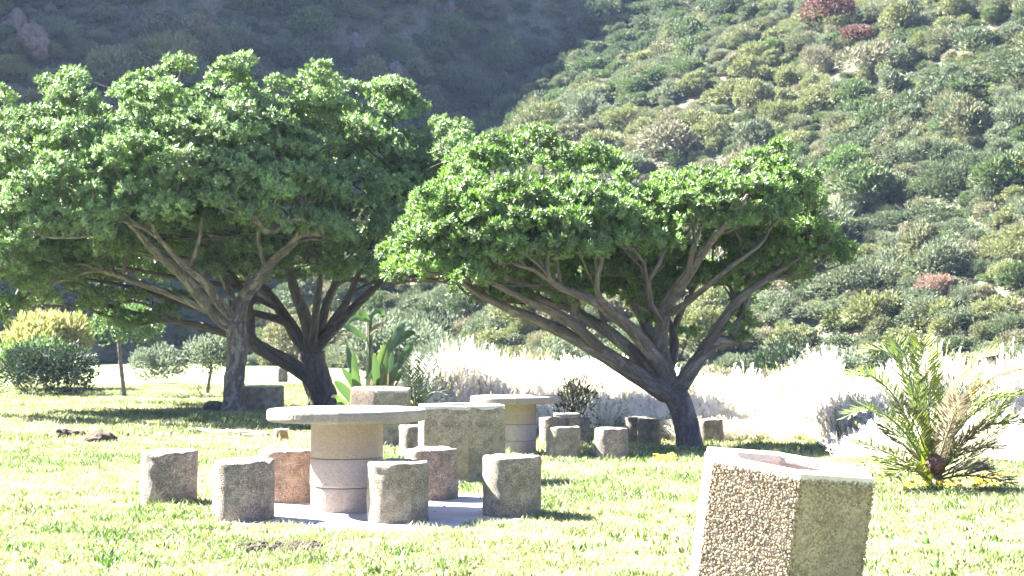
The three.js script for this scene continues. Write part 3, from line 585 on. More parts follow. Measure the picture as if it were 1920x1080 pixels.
// hexagonal litter bins: body with six faces, rim, lining
function hexBin({ px, py, D, R = 0.476, H = 0.84, turn, tilt = [0, 0], faces, label, taper = 0.985, y, pebbles }) {
  const p = at(px, py, D); p.y = y ?? groundY(p.x, p.z) - 0.03;
  const o = thing('litter_bin', label, 'litter bin', p); o.rotation.set(tilt[0], 0, tilt[1]);
  const corner = (k, r) => { const a = turn + k * Math.PI / 3; return [Math.sin(a) * r, Math.cos(a) * r]; };
  const rows = 14, cols = 12, pos = [], uv = [], idx = [], g = new THREE.BufferGeometry();
  for (let f = 0; f < 6; f++) {
    const start = idx.length, base = pos.length / 3;
    for (let j = 0; j <= rows; j++) for (let i = 0; i <= cols; i++) {
      const v = j / rows, rr = R * lerp(1, taper, v) - (j === rows ? 0.008 : 0), a = corner(f, rr), b = corner(f + 1, rr); let t = i / cols, x = lerp(a[0], b[0], t), z = lerp(a[1], b[1], t);
      const len = Math.hypot(x, z), edge = Math.min(t, 1 - t) * R, cut = Math.max(0, 0.02 - edge) * 0.35, n = 0.006 * fbm(x * 7, v * 6, z * 7, 3, 40 + Math.round(px));
      x *= (len - cut + n) / len; z *= (len - cut + n) / len; pos.push(x, v * H - (j === rows ? 0.004 : 0), z); uv.push(t * R + f * 0.73, v * H);
    }
    for (let j = 0; j < rows; j++) for (let i = 0; i < cols; i++) { const a = base + j * (cols + 1) + i, b = a + cols + 1; idx.push(a, a + 1, b, a + 1, b + 1, b); }
    g.addGroup(start, idx.length - start, f);
  }
  g.setAttribute('position', new THREE.Float32BufferAttribute(pos, 3)); g.setAttribute('uv', new THREE.Float32BufferAttribute(uv, 2)); g.setIndex(idx); g.computeVertexNormals();
  mesh('body', g, faces.map((k) => M[k]), o);
  const shape = new THREE.Shape(), hole = new THREE.Path(), rt = R * taper - 0.012, ri = R * 0.65;
  for (let k = 0; k < 6; k++) { const [x, z] = corner(k, rt); k ? shape.lineTo(x, -z) : shape.moveTo(x, -z); const [u, w] = corner(-k, ri); k ? hole.lineTo(u, -w) : hole.moveTo(u, -w); }
  hole.closePath(); shape.holes.push(hole);
  const rim = new THREE.ExtrudeGeometry(shape, { depth: 0.03, bevelEnabled: true, bevelSize: 0.006, bevelThickness: 0.006, bevelSegments: 2, curveSegments: 2 }); rim.rotateX(-Math.PI / 2); rim.translate(0, H - 0.03, 0);
  mesh('rim', rim, M.rim, o);
  const lp = [], lu = [], li = [];
  for (let k = 0; k < 6; k++) { const a = corner(k, ri + 0.002), b = corner(k + 1, ri + 0.002), q = lp.length / 3; lp.push(a[0], 0.1, a[1], b[0], 0.1, b[1], b[0], H - 0.036, b[1], a[0], H - 0.036, a[1]); lu.push(0, 0, R, 0, R, H, 0, H); li.push(q, q + 2, q + 1, q, q + 3, q + 2); }
  const q = lp.length / 3; for (let k = 0; k < 6; k++) { const a = corner(k, ri); lp.push(a[0], 0.101, a[1]); lu.push(a[0], a[1]); } for (let k = 1; k < 5; k++) li.push(q, q + k + 1, q + k);
  mesh('lining', geo(lp, lu, li).toNonIndexed(), M.lining, o).geometry.computeVertexNormals();
  if (pebbles) {
    const rp = rng(8), list = [], stoneGeo = new THREE.IcosahedronGeometry(1, 1);
    for (const f of pebbles) {
      const a0 = corner(f, R), b0 = corner(f + 1, R), n = V(a0[0] + b0[0], 0, a0[1] + b0[1]).normalize(), tdir = V(b0[0] - a0[0], 0, b0[1] - a0[1]).normalize(), q = new THREE.Quaternion().setFromUnitVectors(UPY, n);
      for (let y = 0.01; y < H - 0.02; y += 0.0098) for (let t = 0.004; t < R - 0.004; t += 0.0106) {
        const u = clamp((t + (rp() - 0.5) * 0.012) / R, 0.004, 0.996), p = V(lerp(a0[0], b0[0], u), y + (rp() - 0.5) * 0.012, lerp(a0[1], b0[1], u)).addScaledVector(n, (f === 0 ? -0.0034 : -0.0015) + 0.003 * rp()), s = 0.0046 + 0.0032 * rp() ** 2, c = f === 0 ? GREYS[Math.floor(rp() * GREYS.length)].map((v, i) => v * [0.95, 0.9, 0.78][i]) : PINKS[Math.floor(rp() * PINKS.length)], k = 0.56 + 0.25 * rp();
        list.push({ m: new THREE.Matrix4().compose(p, q.clone().multiply(new THREE.Quaternion().setFromAxisAngle(UPY, rp() * 6)), V(s * (0.8 + 0.5 * rp()), s * 0.7, s)), c: new THREE.Color().setRGB(c[0] * k, c[1] * k * 0.97, c[2] * k * 0.94) });
      }
    }
    inst('pebbles', stoneGeo, new THREE.MeshStandardMaterial({ roughness: 0.75 }), list, o);
  }
  return o;
}
const deg = Math.PI / 180;
// faces in order from the corner at «turn», turning from towards the camera to the right
hexBin({ px: 1438, py: 1092, D: 8.05, turn: -3 * deg, tilt: [0.05, -0.13], H: 0.84, faces: ['olive', 'grey', 'grey', 'pink', 'pink', 'pink'], label: 'leaning hexagonal exposed-pebble litter bin cut by the lower frame edge, largest of all', taper: 1.0, pebbles: [3, 4, 5, 0] });
hexBin({ px: 865, py: 902, D: 15.25, turn: 10 * deg, H: 0.80, faces: ['olive', 'grey', 'grey', 'grey', 'grey', 'olive'], label: 'greenish hexagonal concrete litter bin in the middle, right of the nearest tabletop' });
hexBin({ px: 712, py: 828, D: 21.8, turn: -2 * deg, H: 0.85, tilt: [0.03, -0.02], faces: ['grey', 'grey', 'grey', 'pink', 'pink', 'pink'], label: 'litter bin with a pinkish left face, in front of the strelitzia' });
hexBin({ px: 492, py: 768, D: 30.9, turn: 15 * deg, faces: ['grey', 'grey', 'grey', 'grey', 'grey', 'grey'], H: 0.55, label: 'dark shaded litter bin against the foot of the pale-barked tree' });
hexBin({ px: 1062, py: 832, D: 25.2, turn: 8 * deg, R: 0.24, H: 0.5, faces: ['grey', 'grey', 'grey', 'grey', 'grey', 'grey'], label: 'small dark shaded planter at the foot of the dark shrub' });

// ---------------------------------------------------------------- things lying on the lawn
{
  const soilMat = cement([0.06, 0.04, 0.026], [0.11, 0.078, 0.054], 12, 130, 4, 0.02);
  for (const [px, py, s, label] of [[114, 825, 0.19, 'left one of two joined brown molehills on the lawn'], [142, 823, 0.18, 'right one of two joined brown molehills on the lawn'], [186, 832, 0.22, 'single brown molehill right of the joined pair on the lawn']]) {
    const p = at(px, py, 1.4 * F / (py - 640)); p.y = groundY(p.x, p.z); const o = mesh('molehill', rockGeo(px, s, s * 0.75, s, 0.5), soilMat); o.position.copy(p); tag(o, label, 'molehill');
  }
  const r = rng(9), parts = [];
  for (let i = 0; i < 90; i++) { const px = lerp(440, 600, r()), py = 1032 + (r() - 0.5) * 12 - (px - 520) * 0.01, p = at(px, py, 1.36 * F / (py - 640)); p.y = groundY(p.x, p.z) + 0.02; const g = new THREE.IcosahedronGeometry(0.012 + 0.025 * r() ** 2, 0); g.rotateX(r() * 6); g.rotateY(r() * 6); g.scale(1.4, 0.9, 1); g.translate(p.x, p.y + 0.012, p.z); parts.push(g); }
  const soilPatch = mesh('soil_crumbs', mergeGeometries(parts), soilMat); tag(soilPatch, 'scatter of reddish brown soil crumbs in the grass in front of the table', 'soil', null, 'stuff');
  const wood = cement([0.42, 0.38, 0.36], [0.54, 0.50, 0.47], 12, 131, 3, 0.01), cut = cement([0.30, 0.16, 0.08], [0.36, 0.22, 0.12], 10, 132, 3, 0.004);
  const bp = [[346, 803], [372, 808], [402, 809], [436, 813], [470, 816], [503, 819]].map(([a, b], i) => { const p = at(a, b, 23.5 - i * 0.12); p.y = groundY(p.x, p.z) + 0.05 + 0.03 * (i % 2); return p; });
  const br = mesh('fallen_branch', merge([tube(bp, [0.02, 0.03, 0.045, 0.05, 0.05, 0.045], { rough: 0.2 }), tube([bp[3], bp[3].clone().add(V(0.2, 0.02, 0.25)), bp[3].clone().add(V(0.5, 0.03, 0.35))], [0.03, 0.022, 0.012], { rough: 0.2 })]), wood); tag(br, 'pale bleached fallen branch lying on the lawn left of the nearest table', 'branch');
  const lp = at(528, 822, 22.5); lp.y = groundY(lp.x, lp.z); const log = thing('cut_log', 'short cut log stump on the lawn just below the tabletop left end', 'log', lp);
  mesh('bark', rough(drum(0.1, 0.2, -0.01, 0.012, 5), 0.02, 9, 44), wood, log); const end = new THREE.CylinderGeometry(0.085, 0.085, 0.015, 20); end.rotateX(Math.PI / 2); end.translate(0.03, 0.09, 0.1); mesh('cut_end', end, cut, log);
  const bp2 = at(404, 776, 30.2); bp2.y = groundY(bp2.x, bp2.z) + 0.05; const bo = mesh('boulder', rockGeo(17, 0.26, 0.22, 0.22, 0.4), darkRock); bo.position.copy(bp2); tag(bo, 'rounded dark boulder at the left foot of the pale-barked tree', 'boulder');
  const sp = at(583, 716, 62); sp.y = groundY(sp.x, sp.z); const so = mesh('tree_stump', rough(drum(0.2, 0.55, 0, 0.03, 5), 0.04, 6, 41), bark.grey); so.position.copy(at(530, 712, 58)); so.position.y = groundY(so.position.x, so.position.z); tag(so, 'small brown stump far off on the lawn between the two left trunks', 'stump');
}

// ---------------------------------------------------------------- bushes and small trees behind the lawn
function bush(name, label, px, py, D, w, h, leaf, opts = {}) {
  const p = at(px, py, D); p.y = groundY(p.x, p.z);
  const o = thing(name, label, opts.category ?? 'bush', p, 0, opts.group), k = F / D;
  const g = shrubGeo(opts.seed ?? Math.round(px), { lobes: opts.lobes ?? 9, n: opts.n ?? 2600, w: 1, h: 1, leaf: opts.leaf ?? 0.1, wide: opts.wide ?? 0.5, loose: opts.loose ?? 0.35, upright: opts.upright ?? 0.4 });
  const m = mesh('crown', g, leaf, o), b = new THREE.Box3().setFromBufferAttribute(g.attributes.position); m.scale.set(w / k / (b.max.x - b.min.x), (h / k) / b.max.y, w / k / (b.max.z - b.min.z) * (opts.deep ?? 1)); m.position.y = opts.lift ?? 0;
  if (opts.stem) { const s = opts.stem.map(([a, c, r, dz = 0]) => { const q = at(a, c, D - dz).sub(p); return [q, r]; }); s[0][0].y = -0.05; mesh('trunk', tube(s.map((q) => q[0]), s.map((q) => q[1]), { sides: 8 }), opts.bark ?? bark.grey, o); }
  return o;
}
const mDark = leafMat(0.028, 0.052, 0.020, { coat: 0.25, through: 0.2 }), mGreen = leafMat(0.075, 0.15, 0.03, { coat: 0.5 }), mYellow = leafMat(0.30, 0.30, 0.10, { coat: 0.2 }), mGrey = leafMat(0.13, 0.165, 0.10, { coat: 0.3 }), mOlive = leafMat(0.15, 0.15, 0.07, { coat: 0.2 }), mBrown = leafMat(0.16, 0.13, 0.09, { coat: 0.1 }), mStraw = leafMat(0.34, 0.30, 0.20, { coat: 0.1 });
bush('round_bush', 'dark dense round bush on the lawn edge at far left', 92, 748, 42, 188, 112, mDark, { n: 5200, lobes: 12, leaf: 0.09 });
bush('tall_shrub', 'pale yellow-green tall shrub rising behind the dark round bush', 95, 738, 47, 200, 165, mYellow, { n: 4200, leaf: 0.12, loose: 0.5 });
bush('leafy_shrub', 'green leafy shrub top just behind the dark round bush', 60, 743, 44, 200, 120, mGreen, { n: 3000, leaf: 0.1, seed: 61 });
bush('slim_tree', 'slim young tree with a thin bare stem right of the dark round bush', 232, 748, 41, 150, 95, mGreen, { category: 'tree', n: 2600, lift: 1.35, leaf: 0.11, loose: 0.6, stem: [[233, 750, 0.07], [230, 715, 0.06], [225, 670, 0.055], [222, 625, 0.04], [220, 590, 0.02]] });
bush('rounded_shrub', 'grey-green rounded shrub in the gap left of the pale-barked trunk', 300, 716, 58, 110, 80, mGrey, { n: 2600, leaf: 0.11 });
bush('young_tree', 'small bushy young tree directly left of the pale-barked trunk', 388, 746, 43, 120, 82, mGrey, { category: 'tree', n: 2400, lift: 0.6, leaf: 0.12, seed: 70, stem: [[388, 748, 0.06], [391, 720, 0.05], [396, 690, 0.04], [394, 660, 0.02]] });
bush('sapling', 'tiny leafy sapling on the lawn between the slim tree and the boulder', 374, 748, 40, 20, 34, mGreen, { n: 70, leaf: 0.16, lobes: 3, stem: [[384, 756, 0.015], [378, 742, 0.012], [368, 725, 0.012]] });
bush('low_weeds', 'low green weeds on the far lawn below the grey-green shrub', 318, 737, 48, 40, 8, mGreen, { category: 'weeds', n: 260, leaf: 0.1, seed: 12 });
// valley shrubs between the lawn and the hill
for (const [px, py, D, w, h, mat, label, o] of [
  [845, 690, 46, 240, 120, mGrey, 'feathery grey-green shrub behind the reeds, right of the strelitzia', { leaf: 0.2, wide: 0.16, upright: 0.9, loose: 0.5, n: 3800 }],
  [955, 690, 44, 190, 96, mOlive, 'olive feathery shrub behind the reeds above the farther table', { leaf: 0.2, wide: 0.16, upright: 0.9, loose: 0.5, n: 3400 }],
  [1070, 700, 46, 170, 105, mGrey, 'pale bush behind the dark shrub and reeds', { n: 2600 }],
  [1150, 715, 42, 120, 70, mGreen, 'green bush under the leaning tree limbs behind the reeds', { n: 1800 }],
  [1345, 738, 40, 150, 70, mOlive, 'olive shrub behind the reeds just right of the leaning trunk', { leaf: 0.16, wide: 0.25, n: 2600 }],
  [1440, 745, 38, 150, 68, mBrown, 'brownish shrub behind the reeds right of the olive shrub', { leaf: 0.16, wide: 0.2, n: 2600 }],
  [1540, 700, 44, 170, 90, mGrey, 'grey-green shrub behind the reeds left of the palm', { n: 2600 }],
  [1690, 690, 44, 170, 95, mDark, 'dark green shrub at the hill foot behind the palm', { n: 2600 }],
  [1890, 720, 32, 170, 130, mBrown, 'brownish twiggy shrub behind the palm near the photo edge', { leaf: 0.18, wide: 0.16, upright: 0.9, loose: 0.6, n: 3000 }],
  [1470, 690, 46, 160, 110, mDark, 'dark green shrub at the hill foot right of the leaning tree', { n: 2600, seed: 7 }],
  [740, 690, 50, 220, 150, mGrey, 'tall grey-green shrub in the shade behind the strelitzia', { n: 3200 }],
  [560, 680, 78, 160, 120, mOlive, 'olive shrub far behind the dark-trunked tree', { n: 2600 }]]) bush('valley_shrub', label, px, py, D, w, h, mat, o);

// blades, fronds
function blade(base, tip, width, sag, { seg = 9, fold = 0.25, face = V(0, 0, 1), shape = (t) => Math.sin(Math.PI * Math.min(1, 0.06 + t * 0.94)) ** 0.7 } = {}) {
  const mid = base.clone().lerp(tip, 0.5).add(sag), c = new THREE.QuadraticBezierCurve3(base, mid, tip), pos = [], uv = [], idx = [];
  for (let i = 0; i <= seg; i++) {
    const t = i / seg, p = c.getPoint(t), T = c.getTangent(t), s = V().crossVectors(T, face).normalize(), n = V().crossVectors(s, T).normalize(), w = width * 0.5 * shape(t);
    for (const k of [-1, 0, 1]) { const q = p.clone().addScaledVector(s, k * w).addScaledVector(n, Math.abs(k) * w * fold); pos.push(q.x, q.y, q.z); uv.push(k, t); }
  }
  for (let i = 0; i < seg; i++) for (let k = 0; k < 2; k++) { const a = i * 3 + k, b = a + 3; idx.push(a, a + 1, b, a + 1, b + 1, b); }
  return geo(pos, uv, idx);
}
function frond(base, ctrl, tip, { n = 36, len = 0.3, wid = 0.02, from = 0.16, seed = 1, droop = 0.25, r = 0.014 } = {}) {
  const c = new THREE.QuadraticBezierCurve3(base, ctrl, tip), rn = rng(seed), parts = [tube([0, 0.25, 0.5, 0.75, 1].map((t) => c.getPoint(t)), [r, r * 0.8, r * 0.6, r * 0.4, r * 0.2], { sides: 5, rough: 0 })], out = [], uv = [];
  for (let i = 0; i < n; i++) for (const k of [-1, 1]) {
    const t = from + (1 - from) * (i + rn() * 0.6) / n, p = c.getPoint(Math.min(1, t)), T = c.getTangent(Math.min(1, t)), s = V().crossVectors(T, UPY).normalize(); if (!(s.lengthSq() > 0.1)) s.set(1, 0, 0);
    const upn = V().crossVectors(s, T).normalize(), ax = T.clone().multiplyScalar(0.75).addScaledVector(s, k * 0.75).addScaledVector(upn, 0.35 - droop * rn()).add(rdir(rn).multiplyScalar(0.12)).normalize();
    const L = len * (0.45 + 0.9 * Math.sin(Math.PI * clamp(0.12 + 0.8 * (i / n)))) * (0.85 + 0.3 * rn()), sd = V().crossVectors(ax, upn).normalize();
    leafQuad(out, p, ax, sd, L, wid); 
  }
  parts.push(geo(out, new Array(out.length / 3 * 2).fill(0)));
  return merge(parts);
}
// palm
{
  const D = 15.4, P = (px, py, dz = 0) => at(px, py, D - dz), b = P(1745, 905); b.y = groundY(b.x, b.z);
  const o = thing('small_palm', 'small feathery palm with yellowing fronds on the lawn edge at right', 'palm', b), loc = (p) => p.sub(b);
  const green = leafMat(0.125, 0.18, 0.03, { coat: 0.3 }), lime = leafMat(0.18, 0.23, 0.02, { coat: 0.3 }), gold = leafMat(0.26, 0.19, 0.02, { coat: 0.2 }), dead = leafMat(0.24, 0.20, 0.15, { coat: 0 }), dull = leafMat(0.11, 0.13, 0.04, { coat: 0.2 });
  const core = rough(drum(0.07, 0.28, -0.05, 0.03, 6), 0.05, 9, 12); mesh('trunk', core, bark.dark, o).position.copy(loc(P(1755, 905)).setY(0));
  const list = [
    [[1738, 880], [1665, 660], [1588, 712, 0.3], green], [[1742, 890], [1672, 735], [1592, 778, 0.5], green], [[1740, 900], [1690, 850], [1604, 828, 0.4], dull], [[1738, 902], [1700, 850], [1600, 868, 0.7], lime],
    [[1745, 880], [1705, 620], [1620, 660, -0.3], green], [[1745, 870], [1715, 690], [1680, 640, -0.5], green], [[1745, 860], [1742, 740], [1730, 640, -0.5], lime], [[1750, 860], [1775, 690], [1862, 660, 0.1], lime],
    [[1755, 870], [1810, 690], [1935, 690, 0.3], gold], [[1755, 880], [1810, 720], [1900, 738, -0.2], lime], [[1758, 885], [1820, 800], [1892, 752, 0.4], green], [[1760, 890], [1830, 860], [1880, 780, -0.4], dull],
    [[1755, 895], [1800, 830], [1868, 838, 0.5], dull], [[1760, 900], [1820, 880], [1890, 905, 0.6], dull], [[1750, 895], [1780, 800], [1800, 745, 0.5], dead], [[1758, 900], [1790, 830], [1845, 800, 0.3], dead],
    [[1756, 900], [1800, 870], [1850, 880, 0.2], dead], [[1752, 898], [1770, 820], [1775, 770, -0.3], dull],  [[1744, 895], [1730, 800], [1690, 760, 0.4], dull], [[1758, 890], [1770, 760], [1830, 700, -0.6], dull],
    [[1745, 905], [1720, 860], [1665, 895, 0.5], lime], [[1755, 875], [1835, 705], [1965, 745, 0.2], lime], [[1756, 880], [1840, 760], [1950, 800, 0.3], green], [[1744, 895], [1710, 830], [1660, 800, -0.5], dull], 
  ];
  list.forEach(([a, c, t, mat], i) => mesh('frond', frond(loc(P(a[0], a[1])), loc(P(c[0], c[1], (t[2] ?? 0) * 0.5)), loc(P(t[0], t[1], t[2] ?? 0)), { seed: i + 1, n: 34, len: 0.2, wid: 0.028, droop: 0.5 }), mat, o));
  mesh('young_frond', blade(loc(P(1742, 915, 0.1)), loc(P(1734, 765, 0.15)), 0.12, V(-0.02, 0, 0), { fold: 0.5 }), lime, o);
  const fruit = rockGeo(3, 0.1, 0.1, 0.1, 0.2, 3); mesh('fruit_bunch', fruit, barkMat([0.10, 0.05, 0.04], [0.16, 0.09, 0.07], [0.2, 0.12, 0.1], 150, 0.2), o).position.copy(loc(P(1754, 870, 0.15)));
}
// strelitzia behind the litter bin
{
  const rs = rng(3), D = 25, P = (px, py, dz = 0) => at(px, py, D - dz), b = P(690, 775); b.y = groundY(b.x, b.z);
  const o = thing('giant_strelitzia', 'clump of broad paddle-leaved strelitzia with one bare pole stem behind the litter bin', 'plant', b), loc = (p) => p.sub(b);
  const g1 = leafMat(0.058, 0.112, 0.03, { coat: 0.8, coatRough: 0.25 }), g2 = leafMat(0.05, 0.10, 0.045, { coat: 0.8, coatRough: 0.25 }), g3 = leafMat(0.095, 0.155, 0.035, { coat: 0.5 }), dead = leafMat(0.15, 0.12, 0.075, { coat: 0 });
  mesh('stem', tube([loc(P(692, 780)), loc(P(693, 700)), loc(P(692, 590))], [0.07, 0.06, 0.05], { sides: 9 }), bark.pale, o);
  for (const [x0, y0, x1, y1, w, mat, dz, sx] of [
    [715, 680, 760, 580, 0.24, g2, 0.1, 0.1], [725, 660, 780, 610, 0.22, g1, -0.2, 0.1], [690, 760, 730, 622, 0.16, g3, 0.3, -0.05], [740, 700, 775, 632, 0.22, g2, 0.2, 0.1], [700, 770, 640, 690, 0.22, g1, 0.5, -0.1],
    [680, 775, 625, 715, 0.26, g1, 0.6, -0.1], [690, 780, 650, 640, 0.2, g2, 0.0, -0.1], [705, 770, 700, 660, 0.22, g1, 0.4, 0.05], [720, 770, 735, 660, 0.24, g2, 0.3, 0.05], [690, 640, 640, 600, 0.18, g1, 0, -0.1],
    [692, 600, 722, 562, 0.2, g1, 0, 0.05], [692, 600, 668, 570, 0.18, g1, 0.1, -0.05], [692, 605, 650, 590, 0.16, g1, 0.2, -0.05], [705, 775, 760, 690, 0.2, g1, 0.4, 0.1], [660, 780, 620, 745, 0.18, g3, 0.7, -0.05], [675, 770, 660, 690, 0.2, g1, 0.6, 0],
    [710, 765, 690, 705, 0.12, dead, 0.6, 0], [725, 765, 745, 715, 0.12, dead, 0.6, 0], [650, 775, 630, 770, 0.2, g3, 0.8, 0], [690, 630, 715, 600, 0.14, dead, 0.1, 0.1],
    ...Array.from({ length: 16 }, () => { const x = lerp(640, 760, rs()); return [lerp(x, 695, 0.5), 775, x, lerp(650, 735, rs()), 0.14 + 0.1 * rs(), [g1, g2, g1, g3, dead][Math.floor(rs() * 5)], rs() * 0.9 - 0.2, (x - 695) / 600]; })]) {
    const base = loc(P(x0, y0, dz)), tip = loc(P(x1, y1 < 650 ? y1 + (650 - y1) * 0.35 : y1, dz * 1.6)); mesh('leaf', blade(base, tip, w * 0.62, V(sx, 0.2, 0.08), { fold: 0.3, face: V(0.35 * Math.sin(x1), 0.45, 1).normalize() }), mat, o);
    mesh('stalk', tube([loc(P(692, 782)), loc(P((692 + x0) / 2, (780 + y0) / 2, dz * 0.5)), base.clone()], [0.025, 0.02, 0.014], { sides: 5, rough: 0 }), g1, o);
  }
}
// cycad
{
  const D = 22.3, P = (px, py, dz = 0) => at(px, py, D - dz), b = P(782, 800); b.y = groundY(b.x, b.z);
  const o = thing('cycad', 'dark arching fern-like cycad just right of the bin with the pinkish face', 'plant', b), loc = (p) => p.sub(b), dk = leafMat(0.035, 0.06, 0.03, { coat: 0.5, through: 0.2 });
  mesh('trunk', rough(drum(0.11, 0.3, -0.05, 0.04, 5), 0.05, 8, 9), bark.dark, o);
  [[812, 675, 800, 715], [832, 690, 805, 705], [838, 742, 800, 715], [770, 665, 775, 720], [822, 715, 800, 730], [760, 690, 770, 730], [800, 660, 790, 700], [842, 765, 815, 738], [775, 700, 780, 740]].forEach(([x, y, cx, cy], i) =>
    mesh('frond', frond(loc(P(782, 785)), loc(P(cx, cy, (i % 3) * 0.15)), loc(P(x, y, (i % 3 - 1) * 0.4)), { n: 20, len: 0.16, wid: 0.022, seed: i + 40, r: 0.012 }), dk, o));
}
// dark shrub left of the leaning trunk
bush('dark_shrub', 'dark open shrub of narrow leaves behind the farther table stools', 1072, 800, 25.8, 100, 130, leafMat(0.045, 0.06, 0.03, { coat: 0.6, through: 0.2 }), { n: 800, leaf: 0.12, wide: 0.35, lobes: 7, loose: 0.8, seed: 5, bark: bark.dark, stem: [[1070, 800, 0.03], [1074, 760, 0.025], [1070, 720, 0.012]] });

// ---------------------------------------------------------------- dry white reeds
function reedGeo(seed, n, h) {
  const r = rng(seed), out = [];
  for (let i = 0; i < n; i++) {
    const a = r() * 6.28, k = Math.sqrt(r()) * 0.16, p = V(Math.cos(a) * k, 0, Math.sin(a) * k), H = h * (0.55 + 0.45 * r()), lean = V((r() - 0.5) * 0.5 + 0.12, 1, (r() - 0.5) * 0.5).normalize(), w = 0.006 + 0.006 * r();
    let q = p; const s = V(Math.cos(a + 1.5), 0, Math.sin(a + 1.5)).multiplyScalar(w);
    for (let j = 0; j < 3; j++) { const t = q.clone().addScaledVector(lean, H / 3); lean.x += 0.07; lean.normalize(); const f0 = 1 - j / 3.2, f1 = 1 - (j + 1) / 3.2; out.push(q.x - s.x * f0, q.y, q.z - s.z * f0, q.x + s.x * f0, q.y, q.z + s.z * f0, t.x + s.x * f1, t.y, t.z + s.z * f1, q.x - s.x * f0, q.y, q.z - s.z * f0, t.x + s.x * f1, t.y, t.z + s.z * f1, t.x - s.x * f1, t.y, t.z - s.z * f1); q = t; }
    if (r() < 0.45) for (let j = 0; j < 9; j++) { const c = q.clone().addScaledVector(lean, -0.02 * j), d = rdir(r); leafQuad(out, c, lean.clone().add(d.multiplyScalar(0.5)).normalize(), V().crossVectors(lean, rdir(r)).normalize(), 0.07, 0.022); }
  }
  return geo(out);
}
{
  const gs = [reedGeo(1, 26, 1), reedGeo(2, 30, 1), reedGeo(3, 22, 1)], mat = leafMat(1, 1, 1, { coat: 0, through: 0.74 }), r = rng(55);
  const beds = [
    ['pale dry reed bed behind the farther table, left of the leaning tree', 790, 1268, 28, 41, (px) => 0.85 + 0.3 * smooth(1000, 830, px), 1500],
    ['pale dry reed bed right of the leaning trunk, behind the largest litter bin', 1268, 1560, 26, 35, (px) => 0.68 + 0.45 * smooth(1450, 1560, px), 1250],
    ['tallest pale dry reed bed at right, around and behind the palm', 1490, 2010, 18.6, 28, (px) => 0.5 + 0.5 * smooth(1490, 1720, px) , 1800]];
  for (const [label, x0, x1, d0, d1, hf, n] of beds) {
    const lists = [[], [], []], bed = new THREE.Group(); bed.name = numbered('dry_reeds'); tag(bed, label, 'reeds', null, 'stuff'); scene.add(bed);
    for (let i = 0; i < n; i++) {
      const px = lerp(x0, x1, r()), D = lerp(d0, d1, r()); if (px < x0 + 80 + 100 * r() && x0 === 1490 && px < 1490 + (28 - D) * 16) continue; const x = (px - 960) / F * D, gap = fbm(x * 0.8, 1, D * 0.8, 3, 66); if (gap < -0.09) continue;
      const h = hf(px) * lerp(0.45, 1.1, smooth(0, 0.75, (D - d0) / (d1 - d0))) * (0.75 + 0.4 * r()) * (1 + 0.5 * gap), t = 0.85 + 0.3 * r(), green = r() < 0.16, tall = r() < 0.1 ? 1.22 : 1;
      lists[i % 3].push({ m: place(onGround(x, -D, -0.02), V((r() - 0.5) * 0.3, 1, (r() - 0.5) * 0.3), r() * 6.28, 1.1, h * tall, 1.1), c: green ? new THREE.Color().setRGB(0.32 * t, 0.32 * t, 0.14 * t) : new THREE.Color().setRGB(0.80 * t, 0.745 * t, 0.66 * t) });
    }
    lists.forEach((l, k) => inst('stems', gs[k], mat, l, bed));
  }
}

// ---------------------------------------------------------------- lawn
function tuftGeo(seed, n, h, w, spread) {
  const r = rng(seed), out = [];
  for (let i = 0; i < n; i++) {
    const a = r() * 6.28, k = Math.sqrt(r()) * spread, b = r() * 6.28, H = h * (0.5 + 0.7 * r()), tx = (r() - 0.5) * H * 2.2, tz = (r() - 0.5) * H * 2.2, x = Math.cos(a) * k, z = Math.sin(a) * k, cx = Math.cos(b) * w, cz = Math.sin(b) * w;
    out.push(x - cx, -0.01, z - cz, x + cx, -0.01, z + cz, x + tx * 0.4 + cx * 0.7, H * 0.6, z + tz * 0.4 + cz * 0.7, x - cx, -0.01, z - cz, x + tx * 0.4 + cx * 0.7, H * 0.6, z + tz * 0.4 + cz * 0.7, x + tx * 0.4 - cx * 0.7, H * 0.6, z + tz * 0.4 - cz * 0.7, x + tx * 0.4 - cx * 0.7, H * 0.6, z + tz * 0.4 - cz * 0.7, x + tx * 0.4 + cx * 0.7, H * 0.6, z + tz * 0.4 + cz * 0.7, x + tx, H, z + tz);
  }
  return geo(out);
}
